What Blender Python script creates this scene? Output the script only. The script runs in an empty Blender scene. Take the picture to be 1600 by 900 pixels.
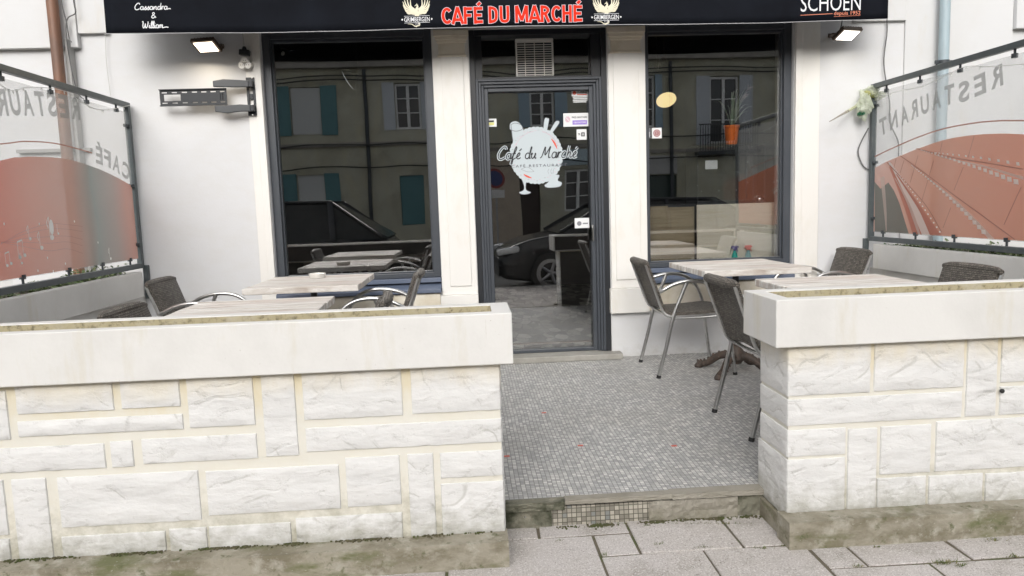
import bpy, math, random
from mathutils import Vector, Matrix, noise
rnd = random.Random(7)
SC = bpy.context.scene
COL = SC.collection
# ------------------------------------------------------------------ camera
CH, FPX = 1.2, 1155.0
dn = Vector((340, 10150, 1155.0)).normalized()
nn = Vector((-73, -130, 1155.0)); nn -= dn * nn.dot(dn); nn.normalize()
xx = dn.cross(nn)
cam = bpy.data.cameras.new('camera'); co = bpy.data.objects.new('camera', cam); COL.objects.link(co)
cam.sensor_width = 36; cam.lens = FPX / 1600 * 36; cam.clip_start = .05; cam.clip_end = 600
M4 = Matrix(((xx[0], -xx[1], -xx[2], 0), (nn[0], -nn[1], -nn[2], 0), (-dn[0], dn[1], dn[2], CH), (0, 0, 0, 1)))
co.matrix_world = M4
SC.camera = co
# ------------------------------------------------------------------ light
W = bpy.data.worlds.new('World'); SC.world = W; W.use_nodes = True
wn = W.node_tree.nodes; wl = W.node_tree.links
sky = wn.new('ShaderNodeTexSky'); sky.sky_type = 'NISHITA'; sky.sun_disc = False
SUN_EL, SUN_AZ = 29, 190
sky.sun_elevation = math.radians(SUN_EL); sky.sun_rotation = math.radians(SUN_AZ)
sky.dust_density = 4; sky.ozone_density = .6
hs = wn.new('ShaderNodeHueSaturation'); hs.inputs['Saturation'].default_value = .22
bg = wn['Background']; bg.inputs['Strength'].default_value = .15
wl.new(sky.outputs[0], hs.inputs['Color']); wl.new(hs.outputs[0], bg.inputs['Color'])
sl = bpy.data.lights.new('sun', 'SUN'); sl.energy = .5; sl.angle = math.radians(40); sl.color = (1, .985, .965)
so = bpy.data.objects.new('sun', sl); COL.objects.link(so)
az, el = math.radians(SUN_AZ), math.radians(SUN_EL)
so.rotation_euler = Vector((math.sin(az) * math.cos(el), math.cos(az) * math.cos(el), math.sin(el))).to_track_quat('Z', 'Y').to_euler()
SC.view_settings.view_transform = 'Standard'; SC.view_settings.look = 'None'
SC.view_settings.gamma = 1; SC.view_settings.exposure = 0.64
try:
    SC.cycles.max_bounces = 10; SC.cycles.transparent_max_bounces = 24
except Exception: pass

# pixel of the photograph -> point on a real plane of the place
def ray(px, py):
    r = Vector((px - 800, py - 450, FPX)); return Vector((r.dot(xx), r.dot(nn), -r.dot(dn)))
def atY(px, py, Y): r = ray(px, py); r *= Y / r.y; r.z += CH; return r
def atX(px, py, X): r = ray(px, py); r *= X / r.x; r.z += CH; return r
def atZ(px, py, Z): r = ray(px, py); r *= (Z - CH) / r.z; r.z += CH; return r

# ------------------------------------------------------------------ materials
def mat(name, col, rough=.7, metal=0, bump=None, var=None, spec=.5, alpha=None):
    """bump=(scale,strength,dist[,stretch xyz]); var=(scale, colour2, lo, hi[,stretch])"""
    m = bpy.data.materials.new(name); m.use_nodes = True
    n, l = m.node_tree.nodes, m.node_tree.links; p = n['Principled BSDF']
    p.inputs['Base Color'].default_value = (*col, 1); p.inputs['Roughness'].default_value = rough
    p.inputs['Metallic'].default_value = metal; p.inputs['Specular IOR Level'].default_value = spec
    tc = n.new('ShaderNodeTexCoord')
    def coords(st):
        mp = n.new('ShaderNodeMapping'); mp.inputs['Scale'].default_value = st
        l.new(tc.outputs['Object'], mp.inputs[0]); return mp.outputs[0]
    if var:
        vs = var if isinstance(var, list) else [var]
        prev = None
        for v in vs:
            nz = n.new('ShaderNodeTexNoise'); nz.inputs['Scale'].default_value = v[0]; nz.inputs['Detail'].default_value = 6
            nz.inputs['Roughness'].default_value = .65
            l.new(coords(v[4] if len(v) > 4 else (1, 1, 1)), nz.inputs['Vector'])
            mr = n.new('ShaderNodeMapRange'); mr.inputs[1].default_value = v[2]; mr.inputs[2].default_value = v[3]
            l.new(nz.outputs[0], mr.inputs[0])
            mx = n.new('ShaderNodeMix'); mx.data_type = 'RGBA'
            if prev: l.new(prev, mx.inputs[6])
            else: mx.inputs[6].default_value = (*col, 1)
            mx.inputs[7].default_value = (*v[1], 1); l.new(mr.outputs[0], mx.inputs[0]); prev = mx.outputs[2]
        l.new(prev, p.inputs['Base Color'])
    if bump:
        bs = bump if isinstance(bump, list) else [bump]
        prev = None
        for b in bs:
            nz = n.new('ShaderNodeTexNoise'); nz.inputs['Scale'].default_value = b[0]; nz.inputs['Detail'].default_value = 5
            l.new(coords(b[3] if len(b) > 3 else (1, 1, 1)), nz.inputs['Vector'])
            bp = n.new('ShaderNodeBump'); bp.inputs['Strength'].default_value = b[1]; bp.inputs['Distance'].default_value = b[2]
            l.new(nz.outputs[0], bp.inputs['Height'])
            if prev: l.new(prev, bp.inputs['Normal'])
            prev = bp.outputs[0]
        l.new(prev, p.inputs['Normal'])
    return m

def masonry_mat(name, col, low, lowz, hiz, amount=1.0, dirtcol=(.16, .15, .08), bumps=None, top=None, veins=0):
    """painted masonry with mildew thickening towards the damp foot (lowz..hiz, world metres)"""
    m = mat(name, col, .75, bump=bumps or [(9, .35, .01, (1, 1, 2.5)), (60, .25, .003)])
    n, l = m.node_tree.nodes, m.node_tree.links; p = n['Principled BSDF']
    tc = n.new('ShaderNodeTexCoord')
    def nz(scale, st=(1, 1, 1)):
        mp = n.new('ShaderNodeMapping'); mp.inputs['Scale'].default_value = st; l.new(tc.outputs['Object'], mp.inputs[0])
        q = n.new('ShaderNodeTexNoise'); q.inputs['Scale'].default_value = scale; q.inputs['Detail'].default_value = 8; q.inputs['Roughness'].default_value = .7
        l.new(mp.outputs[0], q.inputs['Vector']); return q.outputs[0]
    def mr(src, a, b, c=0, d=1):
        q = n.new('ShaderNodeMapRange'); q.inputs[1].default_value = a; q.inputs[2].default_value = b; q.inputs[3].default_value = c; q.inputs[4].default_value = d
        l.new(src, q.inputs[0]); return q.outputs[0]
    def math_(op, a, b):
        q = n.new('ShaderNodeMath'); q.operation = op.rstrip('_'); q.use_clamp = not op.endswith('_')
        for i, s in enumerate((a, b)):
            if isinstance(s, float): q.inputs[i].default_value = s
            else: l.new(s, q.inputs[i])
        return q.outputs[0]
    def mix(f, a, b):
        q = n.new('ShaderNodeMix'); q.data_type = 'RGBA'; l.new(f, q.inputs[0])
        for i, s in ((6, a), (7, b)):
            if isinstance(s, tuple): q.inputs[i].default_value = (*s, 1)
            else: l.new(s, q.inputs[i])
        return q.outputs[2]
    sx = n.new('ShaderNodeSeparateXYZ'); l.new(tc.outputs['Object'], sx.inputs[0])
    c = mix(mr(nz(6, (1, 1, 2)), .42, .7, 0, .55), col, low)
    h = mr(sx.outputs[2], lowz, hiz, 1, 0)
    n1 = nz(14, (1, 1, 1.2))
    f = mr(math_('MULTIPLY', math_('ADD', h, 0.0), n1), .22, .55, 0, amount)
    c = mix(f, c, dirtcol)
    f2 = mr(nz(45), .66, .78, 0, .45)
    c = mix(math_('MULTIPLY', f2, mr(nz(3), .4, .6)), c, (.3, .29, .26))
    if top:
        ht = mr(sx.outputs[2], top[0], top[1], 0, 1)
        c = mix(mr(math_('MULTIPLY', ht, nz(7, (1, 1, .5))), .2, .6, 0, top[2]), c, (.62, .5, .24))
    if veins:   # broken curved chisel ridges: relief plus the dirt that sits in them
        last = p.inputs['Normal'].links[0].from_socket
        for (rot, sc, thr, seed) in ((.55, 2.6, .965, 0), (-.75, 3.4, .975, 4), (.15, 4.6, .98, 9)):
            mp = n.new('ShaderNodeMapping'); mp.inputs['Rotation'].default_value = (0, rot, 0); mp.inputs['Location'].default_value = (seed, 0, seed); l.new(tc.outputs['Object'], mp.inputs[0])
            wv = n.new('ShaderNodeTexWave'); wv.bands_direction = 'Z'; wv.inputs['Scale'].default_value = sc; wv.inputs['Distortion'].default_value = 7; wv.inputs['Detail'].default_value = 1.5; wv.inputs['Detail Scale'].default_value = 1.6
            l.new(mp.outputs[0], wv.inputs['Vector'])
            msk = mr(nz(3.7 + seed * .3, (1 + seed * .02, 1, 1.3)), .53, .62)
            ln = math_('MULTIPLY', mr(wv.outputs['Fac'], thr, 1.0), msk)
            c = mix(math_('MULTIPLY', ln, float(veins)), c, (.34, .33, .29))
            bp = n.new('ShaderNodeBump'); bp.inputs['Strength'].default_value = .5; bp.inputs['Distance'].default_value = .004; bp.invert = True
            l.new(math_('MULTIPLY', mr(wv.outputs['Fac'], .6, 1.0), msk), bp.inputs['Height']); l.new(last, bp.inputs['Normal']); last = bp.outputs[0]
        l.new(last, p.inputs['Normal'])
    l.new(c, p.inputs['Base Color'])
    return m

def tile_mat(name, pitch, cols, grout, axes=(0, 1), grw=.1, dirt=.3, angle=0):
    m = bpy.data.materials.new(name); m.use_nodes = True
    n, l = m.node_tree.nodes, m.node_tree.links; p = n['Principled BSDF']
    tc = n.new('ShaderNodeTexCoord'); mp = n.new('ShaderNodeMapping'); mp.inputs['Scale'].default_value = (1 / pitch,) * 3
    mp.inputs['Rotation'].default_value = (0, 0, angle)
    dz = n.new('ShaderNodeTexNoise'); dz.inputs['Scale'].default_value = 3.0; dz.inputs['Detail'].default_value = 2
    l.new(tc.outputs['Object'], dz.inputs['Vector'])
    va = n.new('ShaderNodeVectorMath'); va.operation = 'MULTIPLY_ADD'; va.inputs[1].default_value = (.012, .012, .0)
    l.new(dz.outputs[1], va.inputs[0]); l.new(tc.outputs['Object'], va.inputs[2])
    l.new(va.outputs[0], mp.inputs[0])
    sp = n.new('ShaderNodeSeparateXYZ'); l.new(mp.outputs[0], sp.inputs[0])
    def M(op, a, b=None, c=None):
        q = n.new('ShaderNodeMath'); q.operation = op
        for i, s in enumerate((a, b, c)):
            if s is None: continue
            if isinstance(s, (int, float)): q.inputs[i].default_value = s
            else: l.new(s, q.inputs[i])
        return q.outputs[0]
    u, v = sp.outputs[axes[0]], sp.outputs[axes[1]]
    cu, cv = M('FLOOR', u), M('FLOOR', v)
    cx = n.new('ShaderNodeCombineXYZ'); l.new(cu, cx.inputs[0]); l.new(cv, cx.inputs[1])
    wnz = n.new('ShaderNodeTexWhiteNoise'); l.new(cx.outputs[0], wnz.inputs['Vector'])
    rp = n.new('ShaderNodeValToRGB'); rp.color_ramp.interpolation = 'CONSTANT'
    e = rp.color_ramp.elements
    while len(e) < len(cols): e.new(.5)
    for i, (pos, c) in enumerate(cols): e[i].position = pos; e[i].color = (*c, 1)
    l.new(wnz.outputs[0], rp.inputs[0])
    du = M('ABSOLUTE', M('SUBTRACT', M('FRACT', u), .5)); dv = M('ABSOLUTE', M('SUBTRACT', M('FRACT', v), .5))
    mxx = M('MAXIMUM', du, dv)
    edge = n.new('ShaderNodeMapRange'); edge.inputs[1].default_value = .5 - grw; edge.inputs[2].default_value = .5 - grw * .55
    l.new(mxx, edge.inputs[0])
    gz = n.new('ShaderNodeTexNoise'); gz.inputs['Scale'].default_value = 2.2; gz.inputs['Detail'].default_value = 7; l.new(tc.outputs['Object'], gz.inputs['Vector'])
    gm = n.new('ShaderNodeMapRange'); gm.inputs[1].default_value = .4; gm.inputs[2].default_value = .7; gm.inputs[4].default_value = dirt; l.new(gz.outputs[0], gm.inputs[0])
    m1 = n.new('ShaderNodeMix'); m1.data_type = 'RGBA'; l.new(gm.outputs[0], m1.inputs[0]); l.new(rp.outputs[0], m1.inputs[6]); m1.inputs[7].default_value = (.3, .28, .24, 1)
    m2 = n.new('ShaderNodeMix'); m2.data_type = 'RGBA'; l.new(edge.outputs[0], m2.inputs[0]); l.new(m1.outputs[2], m2.inputs[6]); m2.inputs[7].default_value = (*grout, 1)
    l.new(m2.outputs[2], p.inputs['Base Color'])
    bp = n.new('ShaderNodeBump'); bp.invert = True; bp.inputs['Strength'].default_value = .5; bp.inputs['Distance'].default_value = .002
    l.new(edge.outputs[0], bp.inputs['Height']); l.new(bp.outputs[0], p.inputs['Normal'])
    p.inputs['Roughness'].default_value = .55
    return m

def film_mat(name, col, opacity, rough=.6, grad=None):
    """see-through plastic film: part of the light passes, part is scattered"""
    m = bpy.data.materials.new(name); m.use_nodes = True
    n, l = m.node_tree.nodes, m.node_tree.links; p = n['Principled BSDF']
    p.inputs['Base Color'].default_value = (*col, 1); p.inputs['Roughness'].default_value = rough
    t = n.new('ShaderNodeBsdfTransparent'); mx = n.new('ShaderNodeMixShader'); mx.inputs[0].default_value = opacity
    tl = n.new('ShaderNodeBsdfTranslucent'); tl.inputs[0].default_value = (*col, 1)
    m2 = n.new('ShaderNodeMixShader'); m2.inputs[0].default_value = .45
    l.new(p.outputs[0], m2.inputs[1]); l.new(tl.outputs[0], m2.inputs[2])
    l.new(t.outputs[0], mx.inputs[1]); l.new(m2.outputs[0], mx.inputs[2]); l.new(mx.outputs[0], n['Material Output'].inputs[0])
    if grad:  # list of (pos along world/object Y, colour)
        tc = n.new('ShaderNodeTexCoord'); sp = n.new('ShaderNodeSeparateXYZ'); l.new(tc.outputs['Object'], sp.inputs[0])
        nz = n.new('ShaderNodeTexNoise'); nz.inputs['Scale'].default_value = 1.2; l.new(tc.outputs['Object'], nz.inputs['Vector'])
        ad = n.new('ShaderNodeMath'); ad.operation = 'MULTIPLY_ADD'; ad.inputs[1].default_value = .4; l.new(nz.outputs[0], ad.inputs[0]); l.new(sp.outputs[1], ad.inputs[2])
        mr = n.new('ShaderNodeMapRange'); mr.inputs[1].default_value = grad[0][0] + .2; mr.inputs[2].default_value = grad[-1][0] + .2; l.new(ad.outputs[0], mr.inputs[0])
        rp = n.new('ShaderNodeValToRGB'); e = rp.color_ramp.elements
        while len(e) < len(grad): e.new(.5)
        a, b = grad[0][0], grad[-1][0]
        for i, (q, c) in enumerate(grad): e[i].position = (q - a) / (b - a); e[i].color = (*c, 1)
        l.new(mr.outputs[0], rp.inputs[0]); l.new(rp.outputs[0], p.inputs['Base Color']); l.new(rp.outputs[0], tl.inputs[0])
    return m

def glass_mat(name, refl=.09, wav=.15, tint=(.9, .93, .92), haze=0.0):
    m = bpy.data.materials.new(name); m.use_nodes = True
    n, l = m.node_tree.nodes, m.node_tree.links; n.remove(n['Principled BSDF'])
    t = n.new('ShaderNodeBsdfTransparent'); t.inputs[0].default_value = (*tint, 1)
    g = n.new('ShaderNodeBsdfGlossy'); g.inputs['Roughness'].default_value = 0.0
    mx = n.new('ShaderNodeMixShader')
    lw = n.new('ShaderNodeFresnel'); lw.inputs[0].default_value = 1.5
    ma = n.new('ShaderNodeMath'); ma.operation = 'MULTIPLY_ADD'; ma.inputs[1].default_value = 1.0; ma.inputs[2].default_value = refl; ma.use_clamp = True
    tc = n.new('ShaderNodeTexCoord'); nz = n.new('ShaderNodeTexNoise'); nz.inputs['Scale'].default_value = 1.6; nz.inputs['Detail'].default_value = 1
    l.new(tc.outputs['Object'], nz.inputs['Vector'])
    bp = n.new('ShaderNodeBump'); bp.inputs['Strength'].default_value = wav; bp.inputs['Distance'].default_value = .01
    l.new(nz.outputs[0], bp.inputs['Height']); l.new(bp.outputs[0], g.inputs['Normal'])
    l.new(lw.outputs[0], ma.inputs[0]); l.new(ma.outputs[0], mx.inputs[0])
    l.new(t.outputs[0], mx.inputs[1]); l.new(g.outputs[0], mx.inputs[2]); l.new(mx.outputs[0], n['Material Output'].inputs[0])
    return m

def emit_mat(name, col, s):
    m = bpy.data.materials.new(name); m.use_nodes = True
    p = m.node_tree.nodes['Principled BSDF']; p.inputs['Emission Color'].default_value = (*col, 1); p.inputs['Emission Strength'].default_value = s
    p.inputs['Base Color'].default_value = (*col, 1)
    return m

WHITE = mat('white_render', (.61, .615, .62), .7, bump=[(5, .15, .01), (120, .25, .002)], var=[(1.3, (.58, .575, .56), .45, .75), (5, (.58, .55, .49), .6, .85, (1, 1, .3))])
WALLW = masonry_mat('dirt_splashed_render', (.635, .64, .65), (.60, .595, .58), -.12, .25, .6, dirtcol=(.33, .30, .24), bumps=[(5, .2, .01), (90, .3, .002)])
PAINT = mat('white_paint', (.75, .735, .70), .55, bump=[(14, .15, .003), (90, .12, .001)], var=[(6, (.68, .65, .58), .52, .8, (1, 1, .4)), (70, (.45, .42, .36), .72, .8)])
CREAM = mat('cream_paint', (.80, .74, .62), .6, bump=(30, .15, .002), var=(8, (.62, .55, .4), .5, .8))
CAPM = mat('cap_paint', (.70, .69, .665), .6, bump=[(5, .4, .006), (70, .35, .0015)], var=[(2.5, (.62, .61, .585), .42, .7), (60, (.36, .33, .28), .68, .76), (7, (.60, .565, .47), .56, .8, (1, 1, .2)), (24, (.50, .47, .40), .70, .76, (1, 1, .12))])
STONE = masonry_mat('painted_stone_blocks', (.70, .695, .68), (.57, .57, .56), -.12, .30, .75, top=(.48, .62, .4), veins=.42,
                    bumps=[(5, .5, .03, (1.0, 1, 2.6)), (22, .35, .006, (1, 1, 2)), (110, .35, .002)])
MORTAR = masonry_mat('cream_joint_paint', (.69, .67, .60), (.66, .62, .51), -.1, .4, .8, top=(.35, .62, .7), bumps=[(40, .3, .003)])
CONC = mat('mossy_concrete', (.31, .285, .225), .9, bump=[(20, .5, .008), (90, .7, .004)], var=[(5, (.18, .16, .11), .44, .62, (1, 1, 2)), (13, (.40, .38, .32), .52, .68), (3.3, (.14, .145, .07), .53, .66, (1, 1, 3)), (24, (.09, .10, .04), .58, .70), (60, (.42, .40, .35), .62, .72)])
MOSS = mat('moss_and_dirt', (.10, .09, .05), .95, bump=[(60, .9, .008)], var=(12, (.07, .085, .025), .45, .6))
TROUGH = mat('mildewed_trough', (.40, .355, .23), .9, bump=(60, .5, .004), var=[(45, (.17, .15, .09), .50, .66), (9, (.46, .42, .32), .5, .7)])
SLATE = mat('slate_grey_paint', (.050, .057, .068), .42, bump=(40, .08, .002), var=(12, (.075, .083, .095), .5, .8, (1, 1, .2)))
BLACKF = mat('black_paint', (.018, .02, .024), .4, bump=(30, .05, .002))
SILLB = mat('blue_grey_sill', (.10, .125, .18), .45, bump=(30, .1, .002), var=(10, (.15, .17, .22), .5, .8, (.3, 1, 1)))
AWN = mat('black_awning_cloth', (.006, .007, .010), .8, bump=[(400, .15, .001), (3, .2, .02)], var=(2.5, (.009, .011, .016), .4, .7), spec=.08)
ALU = mat('brushed_aluminium', (.58, .58, .57), .28, 1, bump=(120, .05, .001, (1, 1, .1)), var=(30, (.42, .42, .41), .5, .75))
DKMET = mat('dark_metal', (.05, .058, .065), .45, .3, bump=(60, .1, .001), var=(20, (.08, .085, .09), .5, .8))
GREYMET = mat('anthracite_frame', (.075, .09, .095), .42, .1, bump=(60, .08, .001), var=(15, (.12, .13, .13), .5, .8))
BLACKM = mat('black_bracket_metal', (.025, .028, .032), .4, .2, bump=(80, .1, .001))
PLAST = mat('white_plastic', (.78, .77, .73), .35, bump=(90, .03, .001), var=(9, (.7, .67, .6), .5, .8))
RUBBER = mat('black_rubber', (.02, .02, .02), .7)
IRON = mat('brown_cast_iron', (.075, .06, .05), .6, .3, bump=(60, .5, .003), var=(30, (.12, .08, .06), .45, .7))
COPPER = mat('weathered_copper_pipe', (.23, .115, .07), .5, .2, bump=(20, .15, .003), var=[(5, (.11, .085, .075), .45, .7, (1, 1, .2)), (14, (.30, .17, .11), .55, .75, (1, 1, .3))])
BLUEPIPE = mat('blue_grey_pipe', (.36, .45, .49), .4, bump=(20, .1, .002), var=(6, (.28, .33, .36), .5, .75, (1, 1, .3)))
CABLE = mat('grey_cable', (.12, .12, .12), .6)
WCABLE = mat('pale_cable', (.5, .5, .48), .6)
GLASSW = glass_mat('window_glass', .21, .05, (.975, .98, .98))
GLASSD = glass_mat('door_glass', .20, .10, (.975, .98, .98))
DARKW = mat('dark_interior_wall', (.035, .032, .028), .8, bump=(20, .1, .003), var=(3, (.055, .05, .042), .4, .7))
BOARD = mat('pale_wood_board', (.84, .79, .66), .5, bump=(10, .1, .002, (1, 1, 12)), var=[(4, (.74, .68, .54), .45, .7, (.6, 1, 9)), (12, (.86, .82, .72), .5, .75, (.4, 1, 10))])
BOARD2 = mat('brown_wood_board', (.42, .35, .23), .45, bump=(10, .1, .002, (1, 1, 12)), var=[(3, (.24, .18, .10), .42, .62, (.5, 1, 8))])
ORANGE = mat('orange_pot_glaze', (.95, .20, .015), .35, var=(6, (.9, .17, .015), .4, .7))

def wicker_mat():
    m = bpy.data.materials.new('grey_brown_wicker'); m.use_nodes = True
    n, l = m.node_tree.nodes, m.node_tree.links; p = n['Principled BSDF']
    tc = n.new('ShaderNodeTexCoord')
    mp = n.new('ShaderNodeMapping'); mp.inputs['Scale'].default_value = (1, 1, 1); l.new(tc.outputs['UV'], mp.inputs[0])
    br = n.new('ShaderNodeTexBrick'); br.inputs['Scale'].default_value = 1; br.inputs['Brick Width'].default_value = .019; br.inputs['Row Height'].default_value = .0105
    br.inputs['Mortar Size'].default_value = .0022; br.inputs['Mortar Smooth'].default_value = 1
    br.inputs['Color1'].default_value = (.19, .17, .145, 1); br.inputs['Color2'].default_value = (.08, .071, .06, 1); br.inputs['Mortar'].default_value = (.012, .01, .008, 1)
    l.new(mp.outputs[0], br.inputs['Vector'])
    l.new(br.outputs['Color'], p.inputs['Base Color'])
    bp = n.new('ShaderNodeBump'); bp.inputs['Strength'].default_value = .9; bp.inputs['Distance'].default_value = .003; bp.invert = True
    l.new(br.outputs['Fac'], bp.inputs['Height']); l.new(bp.outputs[0], p.inputs['Normal'])
    p.inputs['Roughness'].default_value = .55
    return m
WICK = wicker_mat()

def plank_mat():
    m = mat('whitewashed_planks', (.62, .585, .54), .6,
            bump=[(14, .35, .004, (.35, 6, 1))],
            var=[(4, (.40, .34, .29), .46, .60, (.45, 7, 1)), (7, (.74, .725, .69), .46, .58, (.3, 4, 1)), (26, (.22, .18, .15), .60, .70, (.3, 5, 1)), (2.2, (.56, .47, .42), .5, .7, (.6, 5, 1))])
    return m
PLANK = plank_mat()

# ------------------------------------------------------------------ mesh builder
class MB:
    def __init__(s): s.v = []; s.f = []; s.m = []; s.uv = {}
    def add(s, vs, fs, mi=0):
        o = len(s.v); s.v += [tuple(v) for v in vs]
        for f in fs: s.f.append(tuple(i + o for i in f)); s.m.append(mi)
        return o
    def box(s, x0, x1, y0, y1, z0, z1, mi=0, M=None):
        vs = [Vector((x, y, z)) for z in (z0, z1) for y in (y0, y1) for x in (x0, x1)]
        if M: vs = [M @ v for v in vs]
        s.add(vs, [(0, 2, 3, 1), (4, 5, 7, 6), (0, 1, 5, 4), (2, 6, 7, 3), (0, 4, 6, 2), (1, 3, 7, 5)], mi)
    def tube(s, pts, r, seg=8, mi=0, cap=True, flat=1.0):
        pts = [Vector(p) for p in pts]; n = len(pts); rs = r if isinstance(r, (list, tuple)) else [r] * n
        rings = []; up = None
        for i, p in enumerate(pts):
            t = (pts[min(i + 1, n - 1)] - pts[max(i - 1, 0)])
            if t.length < 1e-9: t = Vector((0, 0, 1))
            t.normalize()
            if up is None:
                up = Vector((0, 0, 1)) if abs(t.z) < .9 else Vector((1, 0, 0))
            a = t.cross(up); a.normalize(); b = a.cross(t); b.normalize(); up = b
            rings.append([p + (a * math.cos(2 * math.pi * k / seg) + b * math.sin(2 * math.pi * k / seg) * flat) * rs[i] for k in range(seg)])
        vs = [v for q in rings for v in q]; fs = []
        for i in range(n - 1):
            for k in range(seg):
                k2 = (k + 1) % seg; fs.append((i * seg + k, i * seg + k2, (i + 1) * seg + k2, (i + 1) * seg + k))
        if cap: fs.append(tuple(range(seg - 1, -1, -1))); fs.append(tuple((n - 1) * seg + k for k in range(seg)))
        s.add(vs, fs, mi)
    def lathe(s, prof, c=(0, 0, 0), seg=24, mi=0, M=None, cap=True):
        vs = []; fs = []; n = len(prof)
        for (r, z) in prof:
            for k in range(seg):
                a = 2 * math.pi * k / seg; v = Vector((r * math.cos(a), r * math.sin(a), z))
                v = (M @ v) if M else v; vs.append(v + Vector(c))
        for i in range(n - 1):
            for k in range(seg):
                k2 = (k + 1) % seg; fs.append((i * seg + k, i * seg + k2, (i + 1) * seg + k2, (i + 1) * seg + k))
        if cap: fs.append(tuple(range(seg - 1, -1, -1))); fs.append(tuple((n - 1) * seg + k for k in range(seg)))
        s.add(vs, fs, mi)
    def prism(s, poly, fn, d0, d1, mi=0):
        """poly 2D list; fn(u,v,d)->3D"""
        n = len(poly); vs = [fn(u, v, d0) for u, v in poly] + [fn(u, v, d1) for u, v in poly]
        fs = [tuple(range(n)), tuple(range(2 * n - 1, n - 1, -1))] + [(i, i + n, (i + 1) % n + n, (i + 1) % n) for i in range(n)]
        s.add(vs, fs, mi)
    def flat(s, poly, fn, mi=0):
        s.add([fn(u, v) for u, v in poly], [tuple(range(len(poly)))], mi)
    def ribbon(s, pts, w, fn, mi=0, smooth_n=6, closed=False):
        pts = smooth(pts, smooth_n) if smooth_n else pts
        n = len(pts); L = []; R = []
        for i, (x, y) in enumerate(pts):
            a = pts[max(i - 1, 0)]; b = pts[min(i + 1, n - 1)]; tx, ty = b[0] - a[0], b[1] - a[1]; q = math.hypot(tx, ty) or 1
            ww = (w(i / (n - 1)) if callable(w) else w) / 2
            L.append((x - ty / q * ww, y + tx / q * ww)); R.append((x + ty / q * ww, y - tx / q * ww))
        s.add([fn(*p) for p in L] + [fn(*p) for p in R], [(i, i + 1, n + i + 1, n + i) for i in range(n - 1)], mi)
    def build(s, name, mats, parent=None, bevel=0, smooth_=False, solid=0, seg=2):
        me = bpy.data.meshes.new(name); me.from_pydata(s.v, [], s.f); me.update()
        for m in (mats if isinstance(mats, (list, tuple)) else [mats]): me.materials.append(m)
        me.polygons.foreach_set('material_index', s.m)
        if smooth_: me.polygons.foreach_set('use_smooth', [True] * len(s.f))
        o = bpy.data.objects.new(name, me); COL.objects.link(o)
        if parent is not None: o.parent = parent
        if bevel:
            b = o.modifiers.new('Bevel', 'BEVEL'); b.width = bevel; b.segments = seg; b.limit_method = 'ANGLE'; b.angle_limit = math.radians(40)
        if solid:
            b = o.modifiers.new('Solid', 'SOLIDIFY'); b.thickness = solid; b.offset = 0
        if smooth_:
            try:
                me.set_sharp_from_angle(angle=math.radians(38))
            except Exception: pass
        return o

def smooth(p, n=6):
    if len(p) < 3 : return [tuple(q) for q in p]
    out = []; N = len(p)
    for i in range(N - 1):
        p0 = p[max(i - 1, 0)]; p1 = p[i]; p2 = p[i + 1]; p3 = p[min(i + 2, N - 1)]
        for k in range(n):
            t = k / n
            out.append(tuple(.5 * ((2 * b) + (-a + c) * t + (2 * a - 5 * b + 4 * c - d) * t * t + (-a + 3 * b - 3 * c + d) * t ** 3) for a, b, c, d in zip(p0, p1, p2, p3)))
    out.append(tuple(p[-1])); return out

def tag(o, label, cat, group=None, kind=None):
    if kind: o['kind'] = kind
    if label: o['label'] = label
    if cat: o['category'] = cat
    if group: o['group'] = group
    return o
def thing(name, label, cat, loc=(0, 0, 0), rz=0, group=None):
    o = bpy.data.objects.new(name, None); COL.objects.link(o); o.location = loc; o.rotation_euler = (0, 0, rz); o.empty_display_size = .1
    return tag(o, label, cat, group)
def dup(root, loc, rz, label, scale=None):
    r = root.copy(); COL.objects.link(r); r.location = loc; r.rotation_euler = (0, 0, rz); r['label'] = label
    for ch in list(root.children):
        c = ch.copy(); COL.objects.link(c); c.parent = r
        for g in list(ch.children):
            d = g.copy(); COL.objects.link(d); d.parent = c
    return r

_fc = {}
def text_geo(txt, bold=0.0, spacing=1.0):
    c = bpy.data.curves.new('t', 'FONT'); c.body = txt; c.size = 1; c.offset = bold; c.space_character = spacing; c.resolution_u = 3
    o = bpy.data.objects.new('t', c); COL.objects.link(o)
    dg = bpy.context.evaluated_depsgraph_get(); dg.update()
    me = bpy.data.meshes.new_from_object(o.evaluated_get(dg))
    v = [(a.co.x, a.co.y) for a in me.vertices]; f = [tuple(p.vertices) for p in me.polygons]
    bpy.data.objects.remove(o); bpy.data.curves.remove(c); bpy.data.meshes.remove(me)
    return v, f
CAPH = None
def put_text(mb, txt, u0, u1, v0, cap, fn, mi=0, bold=0.0, spacing=1.0):
    """fit txt between u0..u1, baseline v0, capital height cap; fn(u,v)->3D"""
    global CAPH
    if CAPH is None:
        vv, _ = text_geo('H'); CAPH = max(p[1] for p in vv)
    v, f = text_geo(txt, bold, spacing)
    if not v: return
    a = min(p[0] for p in v); b = max(p[0] for p in v); sx = (u1 - u0) / (b - a); sy = cap / CAPH
    mb.add([fn(u0 + (p[0] - a) * sx, v0 + p[1] * sy) for p in v], f, mi)

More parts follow.
